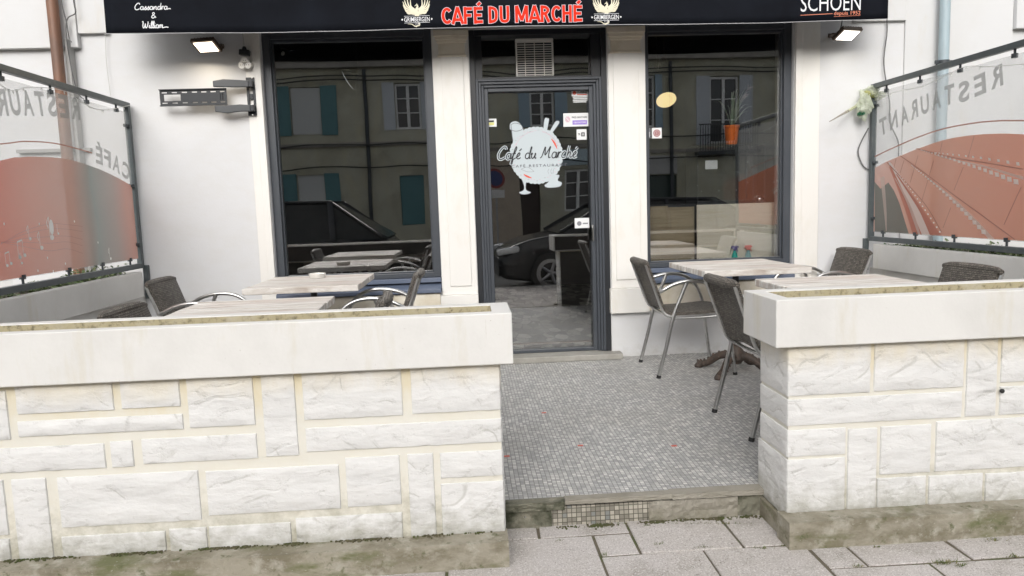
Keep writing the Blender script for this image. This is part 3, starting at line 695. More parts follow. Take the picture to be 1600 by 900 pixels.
def shop_window(H, l, r_, name):
    x0, x1, z0, z1 = H
    w = bpy.data.objects.new('shop_window', None); COL.objects.link(w); w.parent = CB
    b = MB(); frame_ring(b, x0 + .001, x1 - .001, z0 + .115, z1 - .001, l, r_, .035, .05, 5.60, 5.70)
    frame_ring(b, x0 + l + .0005, x1 - r_ - .0005, z0 + .150, z1 - .051, .012, .012, .012, .02, 5.63, 5.68)
    b.build('window_frame', SLATE, w, bevel=.003)
    b = MB(); b.box(x0 + l + .004, x1 - r_ - .004, 5.654, 5.660, z0 + .155, z1 - .06); b.build('glass', GLASSW, w)
    b = MB()
    b.add([(x0 + .003, 5.50, z0 + .005), (x1 - .003, 5.50, z0 + .005), (x1 - .003, 5.50, z0 + .032), (x0 + .003, 5.50, z0 + .032), (x1 - .003, 5.605, z0 + .07), (x0 + .003, 5.605, z0 + .07), (x1 - .003, 5.605, z0 + .005), (x0 + .003, 5.605, z0 + .005)],
          [(0, 1, 2, 3), (3, 2, 4, 5), (5, 4, 6, 7), (7, 6, 1, 0), (1, 6, 4, 2), (7, 0, 3, 5)])
    b.box(x0 + .003, x1 - .003, 5.565, 5.70, z0 + .078, z0 + .112)
    b.build('window_sill', SILLB, w, bevel=.003)
    return w
wlft = shop_window(HL, .055, .055, 'left'); wrgt = shop_window(HR, .03, .055, 'right')
b = MB(); b.box(2.42, 2.447, 5.662, 5.70, .70, 2.42); b.build('aluminium_strip', mat('dull_aluminium', (.42, .42, .42), .4, .5, bump=(90, .1, .001)), wrgt)
# door
DR = bpy.data.objects.new('entrance_door', None); COL.objects.link(DR); DR.parent = CB
b = MB()
b.box(.0725, .112, 5.575, 5.70, .002, 2.469); b.box(1.045, 1.0845, 5.575, 5.70, .002, 2.469); b.box(.1125, 1.0445, 5.575, 5.70, 2.43, 2.469)
b.box(.1125, .165, 5.60, 5.70, 2.118, 2.4295); b.box(.975, 1.0445, 5.60, 5.70, 2.118, 2.4295)
b.box(.1655, .9745, 5.60, 5.70, 2.118, 2.135); 
b.build('outer_frame', BLACKF, DR, bevel=.002)
b = MB()
for (x0, x1, ya, e) in ((.1125, .130, 5.570, 0), (.1305, .150, 5.582, .018), (.1505, .170, 5.598, .038), (.1705, .200, 5.615, .058)):
    b.box(x0, x1, ya, 5.69, .046, 2.117 - e)
    b.box(1.157 - x1, 1.157 - x0, ya, 5.69, .046, 2.117 - e)
for (z0, z1, ya, e) in ((2.1, 2.117, 5.570, .018), (2.08, 2.0995, 5.582, .038), (2.06, 2.0795, 5.598, .058), (2.03, 2.0595, 5.615, .088)):
    b.box(.1125 + e + .0003, 1.0445 - e - .0003, ya, 5.69, z0, z1)
b.box(.2003, .9567, 5.62, 5.69, .046, .07)
b.build('door_frame', SLATE, DR, bevel=.003)
b = MB(); RM = Matrix.Translation((.5785, 5.664, 0)) @ Matrix.Rotation(math.radians(1.25), 4, 'Z') @ Matrix.Translation((-.5785, -5.664, 0)); b.box(.203, .954, 5.664, 5.670, .071, 2.029, 0, RM); b.build('glass', GLASSD, DR)
b = MB(); b.box(.1655, .9745, 5.664, 5.670, 2.1355, 2.4295); b.build('transom_glass', GLASSW, DR)
b = MB(); b.box(.06, 1.15, 5.455, 5.72, .0005, .045); b.build('threshold', mat('grey_stone_step', (.33, .32, .29), .7, bump=(40, .3, .003), var=(8, (.24, .23, .2), .4, .7)), CB, bevel=.006)
b = MB(); p = atY(925, 352, 5.60)
b.box(.957, .962, 5.56, 5.70, .9, 1.02)
b.build('lock_plate', ALU, DR)

# interior room
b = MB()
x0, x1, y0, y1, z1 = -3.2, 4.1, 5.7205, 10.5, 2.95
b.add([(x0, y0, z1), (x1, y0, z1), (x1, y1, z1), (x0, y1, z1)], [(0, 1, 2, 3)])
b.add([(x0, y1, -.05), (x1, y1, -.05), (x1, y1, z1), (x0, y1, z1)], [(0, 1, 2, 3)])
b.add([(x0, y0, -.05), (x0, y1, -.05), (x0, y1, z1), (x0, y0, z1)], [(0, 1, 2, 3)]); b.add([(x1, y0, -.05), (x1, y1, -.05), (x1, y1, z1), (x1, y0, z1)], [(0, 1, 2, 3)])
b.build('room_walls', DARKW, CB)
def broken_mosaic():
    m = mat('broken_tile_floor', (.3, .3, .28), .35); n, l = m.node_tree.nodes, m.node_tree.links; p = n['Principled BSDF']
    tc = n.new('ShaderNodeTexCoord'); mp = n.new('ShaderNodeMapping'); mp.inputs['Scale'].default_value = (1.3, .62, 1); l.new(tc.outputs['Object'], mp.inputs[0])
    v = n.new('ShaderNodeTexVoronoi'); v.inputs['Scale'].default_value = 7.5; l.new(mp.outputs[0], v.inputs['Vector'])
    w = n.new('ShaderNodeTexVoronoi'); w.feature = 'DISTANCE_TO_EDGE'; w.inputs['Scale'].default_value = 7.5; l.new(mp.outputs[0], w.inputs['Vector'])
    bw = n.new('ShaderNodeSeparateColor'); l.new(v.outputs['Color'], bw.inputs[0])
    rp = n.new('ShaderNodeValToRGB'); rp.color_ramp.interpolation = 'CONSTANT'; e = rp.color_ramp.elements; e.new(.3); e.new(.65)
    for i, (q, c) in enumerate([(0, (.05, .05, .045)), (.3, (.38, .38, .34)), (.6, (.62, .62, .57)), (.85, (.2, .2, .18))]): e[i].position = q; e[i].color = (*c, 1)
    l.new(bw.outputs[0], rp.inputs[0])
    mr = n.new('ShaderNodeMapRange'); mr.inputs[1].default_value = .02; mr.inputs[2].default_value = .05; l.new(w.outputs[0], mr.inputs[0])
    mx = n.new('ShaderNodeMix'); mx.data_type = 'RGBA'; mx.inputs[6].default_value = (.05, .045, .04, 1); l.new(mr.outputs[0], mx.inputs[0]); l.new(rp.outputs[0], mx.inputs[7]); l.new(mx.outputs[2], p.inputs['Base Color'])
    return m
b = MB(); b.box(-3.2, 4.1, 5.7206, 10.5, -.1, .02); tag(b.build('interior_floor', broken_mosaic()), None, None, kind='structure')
b = MB(); b.box(.12, 1.04, 6.10, 6.17, .0205, .026); b.build('wood_strip', mat('brown_floor_strip', (.20, .13, .08), .5), CB)
# panelled window backing (right window): pale board, darker board
b = MB(); b.box(1.826, 2.455, 5.775, 5.79, .66, 1.143); b.build('pale_board', BOARD, CB, bevel=.002)
b = MB(); b.box(1.40, 1.60, 5.80, 5.815, .66, 1.143); b.box(1.602, 1.825, 5.84, 5.855, .66, 1.13); b.build('brown_board', BOARD2, CB, bevel=.002)
for q in ((1.38, 2.49), (-1.40, -.22)):
    b = MB(); b.box(q[0], q[1], 5.7205, 5.95, .64, .66); b.build('inner_ledge', SILLB, CB)
# counter and display cabinet inside
ct = thing('counter', 'dark counter behind the pale wooden board of the right window', 'counter')
b = MB(); b.box(1.40, 2.48, 5.86, 6.35, 1.12, 1.15); b.build('counter_top', BLACKF, ct, bevel=.004)
b = MB(); b.box(1.45, 2.44, 5.90, 6.3, .02, 1.119); b.build('counter_body', DARKW, ct)
cabt = thing('display_cabinet', 'smoked glass display cabinet on the counter under the orange plant pot', 'cabinet')
SMOKE = glass_mat('smoked_glass', .12, .0, (.55, .6, .6))
pa, pb = atY(1089, 227, 5.9), atY(1204, 320, 5.9)
cx0, cx1, cz0, cz1 = pa.x, pb.x - .04, 1.151, pa.z
b = MB(); b.box(cx0, cx1, 5.9, 6.2, cz0, cz0 + .02); b.box(cx0, cx1, 5.9, 6.2, cz1 - .012, cz1); xm = atY(1165, 270, 5.9).x
b.box(cx0, cx0 + .008, 5.9, 6.2, cz0 + .02, cz1 - .012); b.box(xm, xm + .012, 5.9, 6.2, cz0 + .02, cz1 - .012); b.box(cx1 - .008, cx1, 5.9, 6.2, cz0 + .02, cz1 - .012); b.box(cx0 + .008, xm, 5.95, 6.19, cz0 + .24, cz0 + .25)
b.build('cabinet_frame', BLACKM, cabt, bevel=.002)
b = MB(); b.box(cx0 + .009, xm - .001, 5.904, 5.909, cz0 + .021, cz1 - .013); b.box(xm + .013, cx1 - .009, 5.904, 5.909, cz0 + .021, cz1 - .013); b.build('glass_panel', SMOKE, cabt)
b = MB(); p = atY(1102, 251, 5.9); q = atY(1121, 264, 5.9); b.box(p.x, q.x, 5.8985, 5.9, q.z, p.z); b.build('price_card', mat('card_white', (.72, .76, .78), .7), cabt)
b = MB()
for px, py in ((1090, 229), (1128, 229), (1175, 229), (1090, 260), (1090, 290), (1168, 253), (1168, 285), (1096, 299), (1123, 298), (1150, 297), (1143, 229)):
    p = atY(px, py, 5.9); b = MB(); b.lathe([(.0, 0), (.004, .001), (.003, .004)], (p.x, 5.898, p.z), 8, 0, Matrix.Rotation(math.pi / 2, 3, 'X')); b.build('screw', ALU, cabt)
b = MB(); b.box(xm + .05, cx1 - .05, 5.95, 6.1, cz0 + .021, cz0 + .3); b.build('stored_box', mat('dark_red_box', (.16, .035, .025), .6), cabt)
mt = MB(); p = atY(1187, 318, 5.87); mt.lathe([(.026, 0), (.028, .02), (.026, .03), (.018, .042), (.006, .05)], (p.x, 5.88, 1.151), 16)
tag(mt.build('metal_shaker', ALU, smooth_=True), 'small shiny metal shaker on the counter at the right window edge', 'shaker')
# potted plant
pt = thing('potted_plant', 'spiky leafed plant in a bright orange pot on the display cabinet', 'plant', (atY(1143, 222, 5.98).x, 5.98, cz1))
b = MB(); hpot = atY(1143, 196, 5.98).z - cz1; b.lathe([(.042, .0), (.046, .02), (.058, hpot - .02), (.063, hpot - .018), (.063, hpot), (.056, hpot), (.054, hpot - .02), (.0, hpot - .02)], seg=28); b.build('pot', ORANGE, pt, smooth_=True)
b = MB(); r = random.Random(11)
for i in range(26):
    a = r.uniform(0, 6.28); rr = r.uniform(.03, .17); H = r.uniform(.12, .30); dr = Vector((math.cos(a), math.sin(a) * .5, 0)); base = Vector((0, 0, hpot - .02))
    if i < 3: dr = Vector((1, 0, 0)); rr = (.16, .2, .17)[i]; H = (.30, .16, -.02)[i]
    N = 7; w0 = r.uniform(.006, .011); L = []; R = []
    for k in range(N + 1):
        t = k / N; p = base + dr * rr * t + Vector((0, 0, H * math.sin(t * 1.9) / math.sin(1.9) if H > 0 else .12 * math.sin(t * 3.1) - .12 * t * t)); w = w0 * (1 - t ** 2) + .0006; s_ = Vector((-dr.y, dr.x, .4)).normalized() * w; L.append(p - s_); R.append(p + s_)
    b.add(L + R, [(k, k + 1, N + 2 + k, N + 1 + k) for k in range(N)])
b.build('leaves', mat('spiky_leaf', (.30, .40, .26), .5, var=(30, (.55, .60, .48), .45, .6)), pt)
b = MB(); r = random.Random(4)
for i in range(60):
    t = r.random(); c = Vector((.07 + .07 * t, 0, hpot + .19 + .11 * t)); d = Vector((r.uniform(.1, 1), r.uniform(-.5, .5), r.uniform(-.1, .8))).normalized(); w = Vector((.002, 0, .002)); b.add([c - w, c + w, c + d * .05], [(0, 1, 2)])
b.build('flower_plume', mat('pale_plume', (.75, .62, .55), .8), pt)
# spray bottles on inner ledge
def spray(px, body, trig, label):
    p = atY(px, 406, 5.748); t = thing('spray_bottle', label, 'spray bottle', (p.x, 5.748, .6605), 0, None)
    k = 1.0
    b = MB(); b.lathe([(.024, 0), (.026, .01), (.025, .05), (.018, .085), (.011, .1), (.011, .112)], seg=20); b.build('bottle', body, t, smooth_=True)
    b = MB(); b.box(-.012, .012, -.01, .01, .113, .128); b.box(-.026, .022, -.009, .009, .128, .150); b.box(.0225, .032, -.005, .005, .134, .146)
    b.tube([(.012, 0, .128), (.022, 0, .118), (.026, 0, .1)], .004, 6)
    b.build('trigger_head', trig, t, bevel=.004)
    return t
s1 = spray(1148, mat('turquoise_liquid', (.02, .58, .50), .25), mat('violet_plastic', (.16, .13, .38), .4), 'turquoise spray bottle with violet trigger inside the right window')
s2 = spray(1169, mat('clear_blue_bottle', (.12, .42, .46), .2, var=(12, (.45, .65, .68), .45, .6, (1, 1, 1))), mat('red_plastic', (.78, .07, .03), .4), 'clear blue spray bottle with red trigger inside the right window')
# pendant lamps
def pendant(px, py, Y, tilt, col, s, label, ax='Y'):
    p = atY(px, py, Y); t = thing('pendant_lamp', label, 'lamp', p, 0, 'pendant lamps hanging inside the cafe')
    Rm = Matrix.Rotation(math.radians(tilt), 3, ax)
    if ax == 'Y': Rm = Matrix.Rotation(math.radians(tilt), 3, 'Y') @ Matrix.Rotation(math.radians(8), 3, 'X')
    b = MB(); b.lathe([(.10, 0), (.095, .01), (.06, .045), (.02, .07), (.012, .1)], (0, 0, 0), 28, 0, Rm); b.build('lamp_shade', BLACKM, t, smooth_=True)
    b = MB(); b.lathe([(.0, -.003), (.094, -.003), (.094, -.001), (0, -.001)], (0, 0, 0), 28, 0, Rm); b.build('diffuser', emit_mat('warm_lamp_' + str(int(px)), col, s), t)
    q = Rm @ Vector((0, 0, .1)); b = MB(); b.tube([q, q + Vector((0, 0, .05)), (q.x, q.y, 2.94 - p.z)], .003, 6); b.build('cord', CABLE, t)
pendant(1041, 156, 7.0, -40, (1, .78, .38), 1.0, 'lit amber disc-shaped pendant lamp facing the right window', 'X')
pendant(1040, 105, 7.0, -115, (1, .66, .3), .45, 'tilted pendant lamp seen edge-on at the top left of the right window')
pendant(545, 125, 7.0, 62, (.95, .97, 1), .9, 'thin white tilted pendant lamp behind the left window')
# indoor camera at the window top
b = MB(); p = atY(436, 80, 5.8); t = thing('window_camera', 'small dark camera-like spotlight at the top left corner inside the left window', 'fitting', p)
b.tube([(0, 0, 0), (.0, 0, .1)], .006, 6); b.tube([(0, 0, 0), (.03, -.02, -.02)], [.018, .022], 12); b.tube([(.02, .0, .03), (.08, .0, .0), (.15, 0, .01)], .005, 6); b.build('camera_head', BLACKM, t)
b = MB(); b.tube([(.03, -.02, -.02), (.033, -.0225, -.022)], [.017, .016], 12); b.build('lens', PLAST, t)
# indoor bar tables and chairs dimly behind left window
b = MB()
t = thing('indoor_table', 'dark table inside behind the left window', 'table', (-.9, 6.7, .02))
b.box(-.5, .5, -.3, .3, .71, .74); b.build('tabletop', mat('dark_table_top', (.10, .085, .07), .35), t, bevel=.004)
b = MB(); b.tube([(0, 0, 0), (0, 0, .71)], .03, 10); b.box(-.2, .2, -.2, .2, 0, .02); b.build('table_base', BLACKM, t)

# ------------------------------------------------------------------ stickers on glass
YG = 5.6635; YG2 = 5.6535
DA = math.tan(math.radians(1.25))
fd = lambda k=0: (lambda u, v: (u, YG + (u - .5785) * DA - .0006 * (k + 1), v))
fw = lambda k=0: (lambda u, v: (u, YG2 - .0006 * (k + 1), v))
def R2(px0, py0, px1, py1, Y=5.663): a = atY(px0, py0, Y); c = atY(px1, py1, Y); return a.x, c.x, c.z, a.z
INK = mat('black_ink', (.03, .03, .035), .6); LGREY = mat('decal_pale', (.50, .56, .585), .5); WHT = mat('white_vinyl', (.75, .76, .76), .5)
REDV = mat('red_vinyl', (.72, .10, .06), .5); VIO = mat('violet_vinyl', (.30, .20, .62), .5); PINK = mat('pink_vinyl', (.62, .33, .42), .5); YELV = mat('yellow_vinyl', (.72, .70, .25), .5); GRY = mat('grey_ink', (.22, .22, .24), .6)
def rect(mb, x0, x1, z0, z1, fn, mi): mb.flat([(x0, z0), (x1, z0), (x1, z1), (x0, z1)], fn, mi)
# 1 yellow alarm sticker
x0, x1, z0, z1 = R2(757, 186, 776, 198); b = MB(); rect(b, x0, x1, z0, z1, fd(0), 0); rect(b, x0 + .012, x1 - .018, z0 + .012, z0 + .032, fd(1), 2); rect(b, x0 + .014, x1 - .02, z0 + .034, z1 - .012, fd(1), 1)
o = b.build('sticker', [WHT, INK, YELV], DR); o['label'] = 'small white and yellow sticker at the left edge of the door'
x0, x1, z0, z1 = R2(893, 140, 918.5, 149.5); b = MB(); rect(b, x0, x1, z0, z1, fd(0), 0)
b.flat([(x0 + .022 + .014 * math.cos(a / 12 * 6.283), (z0 + z1) / 2 + .014 * math.sin(a / 12 * 6.283)) for a in range(12)], fd(1), 1); put_text(b, 'CUISINE', x0 + .04, x1 - .004, z0 + .020, .014, fd(1), 2, .02)
rect(b, x0 + .042, x1 - .006, z0 + .008, z0 + .014, fd(1), 1); o = b.build('sticker', [WHT, REDV, INK], DR); o['label'] = 'red and white sticker in the top right corner of the door'
x0, x1, z0, z1 = R2(895, 149.8, 918.5, 161); b = MB()
for k in range(4): rect(b, x0 + .004 * (k % 2), x1 - .01 * (k == 3), z1 - .012 - .012 * k, z1 - .005 - .012 * k, fd(0), 0)
b.build('sticker', [WHT, INK], DR)
x0, x1, z0, z1 = R2(880, 177, 920, 197); b = MB(); rect(b, x0, x1, z0, z1, fd(0), 0); rect(b, x0 + .07, x1 - .012, z0 + .014, z0 + .046, fd(1), 1)
for i in range(5):
    for j in range(5):
        if (i * 7 + j * 3) % 4 != 0: rect(b, x0 + .016 + i * .0075, x0 + .022 + i * .0075, z0 + .034 + j * .0085, z0 + .041 + j * .0085, fd(1), 2)
put_text(b, 'PASS SANITAIRE', x0 + .066, x1 - .01, z0 + .062, .013, fd(1), 3, .02); put_text(b, 'OBLIGATOIRE', x0 + .078, x1 - .02, z0 + .024, .012, fd(2), 0, .01)
o = b.build('sticker', [WHT, VIO, PINK, INK], DR); o['label'] = 'white sticker with a violet bar and pink square beside the door edge'
x0, x1, z0, z1 = R2(901, 202, 917, 218); b = MB(); rect(b, x0, x1, z0, z1, fd(0), 0); rect(b, x0 + .035, x0 + .062, z0 + .025, z0 + .055, fd(1), 1); rect(b, x0 + .042, x0 + .046, z0 + .031, z0 + .049, fd(2), 0); rect(b, x0 + .051, x0 + .055, z0 + .031, z0 + .049, fd(2), 0)
put_text(b, 'TR', x0 + .01, x0 + .03, z0 + .034, .014, fd(1), 1, .03); o = b.build('sticker', [WHT, INK], DR); o['label'] = 'square white sticker with black square logo'
x0, x1, z0, z1 = R2(898, 341, 921, 356); b = MB(); rect(b, x0, x1, z0, z1, fd(0), 0); b.flat([(x0 + .035 + .018 * math.cos(a / 12 * 6.283), z0 + .036 + .018 * math.sin(a / 12 * 6.283)) for a in range(12)], fd(1), 1); rect(b, x0 + .062, x1 - .01, z0 + .03, z0 + .04, fd(1), 1)
o = b.build('sticker', [WHT, GRY], DR); o['label'] = 'plain white sticker low on the right of the door'
x0, x1, z0, z1 = R2(1018.5, 200, 1034, 216, YG2); b = MB(); rect(b, x0, x1, z0, z1, fw(0), 0)
cx, cz = (x0 + x1) / 2, (z0 + z1) / 2
for k, (rr, mi) in enumerate(((.027, 1), (.02, 0), (.016, 1))): b.flat([(cx + rr * math.cos(a / 20 * 6.283), cz + rr * math.sin(a / 20 * 6.283)) for a in range(20)], fw(k + 1), mi)
rect(b, cx - .004, cx + .002, cz - .008, cz + .009, fw(4), 0); b.build('sticker', [WHT, mat('dark_red_ink', (.28, .03, .03), .6)], wrgt)['label'] = 'square white sticker with a dark red round emblem'
x0, x1, z0, z1 = R2(1007, 200, 1016.5, 216, YG2); b = MB(); rect(b, x0 + .012, x1, z0, z1, fw(0), 0); rect(b, x0 + .016, x1 - .006, z0 + .01, z1 - .03, fw(1), 1); b.build('sticker', [GRY, WHT], wrgt)

# round door logo
c = atY(838, 243, 5.663); CX, CZ = c.x, c.z; RR = .198
b = MB()
# drink drawings behind the disc edge
def blob(pts, k, mi, grow=0): 
    q = smooth(pts + [pts[0]], 4)[:-1]; b.flat([(CX + x, CZ + z) for x, z in q], fd(k), mi)
def outl(pts, k, mi=5, w=.0036, closed=True):
    q = [(CX + x, CZ + z) for x, z in (pts + [pts[0]] if closed else pts)]; b.ribbon(q, w, fd(k), mi, 4)
mug = [(-.185, .235), (-.15, .245), (-.10, .22), (-.085, .13), (-.10, .085), (-.155, .07), (-.175, .12)]
foam = [(-.195, .20), (-.19, .245), (-.15, .26), (-.115, .24), (-.10, .20), (-.15, .185)]
glassb = [(-.13, -.15), (-.065, -.15), (-.085, -.21), (-.085, -.255), (-.05, -.275), (-.075, -.288), (-.12, -.288), (-.14, -.272), (-.105, -.255), (-.105, -.21)]
cup = [(.07, -.15), (.17, -.15), (.16, -.19), (.19, -.21), (.17, -.24), (.08, -.245), (.055, -.225), (.085, -.20)]
knife = [(.055, .16), (.075, .15), (.105, .26), (.095, .275), (.07, .27)]; fork = [(.09, .15), (.105, .14), (.18, .235), (.17, .255), (.145, .24)]
for i, s_ in enumerate((mug, foam, glassb, cup, knife, fork)): blob(s_, -.9 + .3 * i, 1)
for i, s_ in enumerate((mug, foam, glassb, cup, knife, fork)): outl(s_, 1 + .1 * i)
N = 220; pts = []
for i in range(N):
    a = i / N * 2 * math.pi; rr = RR * (1 + .035 * abs(math.sin(a * 20)) + .015 * noise.noise(Vector((a * 4, 0, 0)))) ; pts.append((CX + rr * math.cos(a), CZ + rr * 1.06 * math.sin(a)))
b.flat(pts, fd(2), 1)
for i in range(52):   # rose-coloured flecks round the rim
    a = i / 52 * 6.283; rr = RR * rnd.uniform(.86, .96); x, z = CX + rr * math.cos(a), CZ + rr * 1.06 * math.sin(a); s_ = .006
    b.ribbon([(x - s_, z), (x, z + s_), (x + s_, z)], .0022, fd(3), 4 if i % 3 else 2, 0)
def arcl(a0, a1, rr, w, mi): b.ribbon([(CX + rr * math.cos(math.radians(a)), CZ + rr * 1.05 * math.sin(math.radians(a))) for a in range(a0, a1, 6 if a1 > a0 else -6)], w, fd(3), mi, 2)
arcl(15, 50, .165, lambda t: .012 * math.sin(t * 3.1) + .002, 3); arcl(95, 170, .172, .002, 4); arcl(232, 262, .165, lambda t: .012 * math.sin(t * 3.1) + .002, 3); arcl(20, 80, .178, .002, 4)
b.ribbon([(CX - .12, CZ - .10), (CX - .07, CZ - .085), (CX - .02, CZ - .12)], .002, fd(3), 2); b.ribbon([(CX - .12, CZ - .10), (CX - .07, CZ - .12), (CX - .02, CZ - .12)], .002, fd(3), 2)
for q in (-.01, .012, .03): b.ribbon([(CX + .10 + q, CZ - .14), (CX + .095 + q, CZ - .12), (CX + .105 + q, CZ - .10)], .002, fd(3), 2)
pA, pB = atY(776, 248, 5.663), atY(903, 240, 5.663)
for k, (w, mi) in enumerate(((.020, 1), (.0078, 0))):
    script_text(b, 'Café du Marché', pA.x, pB.x - .01, CZ - .022, .046, w, fd(4 + k), mi, .25)
pa, pb = atY(799, 258, 5.663), atY(886, 256, 5.663)
put_text(b, 'CAFÉ RESTAURANT', pa.x, pb.x, CZ - .085, .019, fd(6), 5, .0, 1.35)
b.build('logo_decal', [INK, LGREY, GRY, REDV, PINK, mat('mid_grey_ink', (.12, .12, .14), .6)], DR)

# ================================================================== THINGS ON THE FACADE
# extractor fan
pa, pb = atY(805, 60, 5.62), atY(866, 122, 5.62); fx0, fx1, fz0, fz1 = pa.x, pb.x, pb.z, pa.z
t = thing('extractor_fan', 'square white extractor fan set in the glass above the door', 'fan', ((fx0 + fx1) / 2, 5.66, fz0)); w2 = (fx1 - fx0) / 2; hh = fz1 - fz0
b = MB(); b.box(-w2, w2, -.035, -.004, 0, .022); b.box(-w2, w2, -.035, -.004, hh - .024, hh); b.box(-w2, -w2 + .012, -.035, -.004, .0221, hh - .0241); b.box(w2 - .012, w2, -.035, -.004, .0221, hh - .0241)
b.build('housing', PLAST, t, bevel=.008, seg=3)
b = MB(); n = 15
for i in range(n):
    z = .03 + (hh - .06) * i / (n - 1); b.add([(-w2 + .012, -.033, z - .0035), (w2 - .012, -.033, z - .0035), (w2 - .012, -.033, z + .0015), (-w2 + .012, -.033, z + .0015), (w2 - .012, -.020, z + .005), (-w2 + .012, -.020, z + .005)], [(0, 1, 2, 3), (3, 2, 4, 5)])
for u in (-.5, 0, .5): b.box(u * w2 - .002, u * w2 + .002, -.034, -.018, .022, hh - .024)
b.build('grille', PLAST, t)
b = MB(); b.box(-w2 + .012, w2 - .012, -.012, -.006, .022, hh - .024); b.build('dark_backing', BLACKF, t)
b = MB(); put_text(b, 'UNELVENT', w2 - .09, w2 - .03, .009, .007, lambda u, v: (u, -.0356, v), 0, .02); b.build('maker_mark', GRY, t)

# floodlights (lit)
def flood(px, py, rz, label, col, e):
    p = atY(px, py, 5.42); t = thing('floodlight', label, 'floodlight', (p.x, 5.42, p.z), rz, 'lit floodlights under the awning')
    Rm = Matrix.Rotation(math.radians(-27), 4, 'X') @ Matrix.Scale(1.15, 4)
    b = MB(); b.box(-.075, .075, -.055, .055, .004, .028, 0, Rm)
    for k in range(7): b.box(-.06 + k * .02, -.055 + k * .02, -.045, .045, .028, .04, 0, Rm)
    for s_ in (-1, 1): b.tube([Rm @ Vector((s_ * .078, 0, .015)), Vector((s_ * .078, .07, .03)), Vector((s_ * .06, .135, .03))], .005, 6)
    b.box(-.06, .06, .128, .139, .015, .045)
    b.build('housing', mat('bronze_housing', (.10, .07, .05), .45, .4), t, bevel=.004)
    b = MB(); b.box(-.060, .060, -.042, .042, -.0, .0035, 0, Rm); b.build('lamp_face', emit_mat('flood_led', col, 2.5), t)
    L = bpy.data.lights.new('flood_light', 'AREA'); L.shape = 'RECTANGLE'; L.size = .11; L.size_y = .07; L.energy = e; L.color = col
    lo = bpy.data.objects.new('lamp_light', L); COL.objects.link(lo); lo.parent = t; lo.matrix_local = Matrix.Rotation(math.radians(-27), 4, 'X') @ Matrix.Translation((0, 0, -.012))
flood(322, 74, math.radians(-12), 'lit bronze floodlight left of the left window, glowing warm', (1, .86, .66), 1.0)
flood(1325, 56, math.radians(14), 'lit floodlight right of the right window, glowing neutral white', (1, .95, .85), .45)

# socket block hanging on a cable
p = atY(383, 95, 5.51); t = thing('power_socket', 'white triple power socket hanging by a cable beside the left window', 'socket', (p.x, 5.51, p.z))
b = MB()
for (x, z) in ((0, .0), (-.02, -.032), (.02, -.032)): b.lathe([(0, -.02), (.024, -.02), (.026, -.014), (.026, .02), (0, .02)], (x, 0, z), 18, 0, Matrix.Rotation(-math.pi / 2, 3, 'X'))
b.build('socket_body', PLAST, t)
b = MB()
for (x, z) in ((0, .0), (-.02, -.032), (.02, -.032)):
    for d in (-.007, .007): b.lathe([(0, -.0), (.0028, -.0), (.0028, .002), (0, .002)], (x + d, -.0215, z), 8, 0, Matrix.Rotation(-math.pi / 2, 3, 'X'))
b.build('socket_holes', RUBBER, t)
b = MB(); b.box(-.042, .03, -.02, .02, .035, .075, 0, Matrix.Rotation(.12, 4, 'Y')); b.tube([(0, 0, .07), (0, 0, .1)], [.02, .01], 10); b.build('plug', BLACKM, t, bevel=.005)
b = MB(); b.tube([(0, 0, .1), (-.004, .0, .2), (-.002, .0, .35)], .004, 6); b.build('flex', WCABLE, t)

# television bracket
p = atY(391, 121, 5.53); q = atY(391, 181, 5.53)
t = thing('tv_bracket', 'black folding television wall bracket sticking out left of the window', 'bracket', (p.x, 5.53, (p.z + q.z) / 2)); hz = (p.z - q.z) / 2
b = MB()
b.box(-.032, .03, -.004, .004, -hz, -.06); b.box(-.032, .03, -.004, .004, .06, hz); b.box(-.032, -.014, -.004, .004, -.059, .059); b.box(.012, .03, -.004, .004, -.059, .059); b.box(-.013, .011, -.004, .004, -.02, .02)
for s_ in (-1, 1): b.box(-.02, .022, -.05, -.005, s_ * .085 - .022, s_ * .085 + .022)
b.build('wall_plate', BLACKM, t, bevel=.002)
for z in (.13, .1, .06, -.06, -.1, -.13): b = MB(); b.lathe([(0, 0), (.007, 0), (.005, .006), (0, .007)], (.0 + (.012 if z > .1 else 0), -.0045, z), 10, 0, Matrix.Rotation(math.pi / 2, 3, 'X')); b.build('bolt', ALU, t)
for s_ in (-1, 1):
    z = s_ * .085 - .002
    b = MB(); b.prism([(.0, z - .022), (.0, z + .022), (-.07, z + .027 * 1), (-.17, z + (.032 if s_ > 0 else .02)), (-.24, z + .02), (-.24, z - .022), (-.16, z - (.022 if s_ > 0 else .034)), (-.08, z - .024)], lambda u, v, d: (u, d - abs(u) * .12, v), -.055, -.03)
    b.build('arm', mat('bracket_arm', (.06, .065, .07), .4, bump=(200, .2, .001)), t, bevel=.005)
b = MB()
pa, pb = atY(251, 141, 5.49), atY(357, 164, 5.49); ox, oz = t.location.x, t.location.z
x0, x1, z0, z1 = pa.x - ox, pb.x - ox, pb.z - oz - .003, pa.z - oz
yA, yB = -.066, -.06
b.box(x0, x1, yA - .014, yB, z1 - .006, z1); b.box(x0, x1, yA - .014, yB, z0, z0 + .006)
def rails(za, zb, holes):
    xs = x0
    for h0, h1 in holes + [(1, 1)]:
        h0 = x0 + (x1 - x0) * h0; h1 = x0 + (x1 - x0) * h1
        if h0 > xs: b.box(xs, h0, yA, yB, za, zb)
        xs = h1
H = z1 - z0
hs_ = [(.03, .11), (.18, .26), (.33, .41), (.48, .56), (.62, .70), (.76, .84), (.90, .97)]
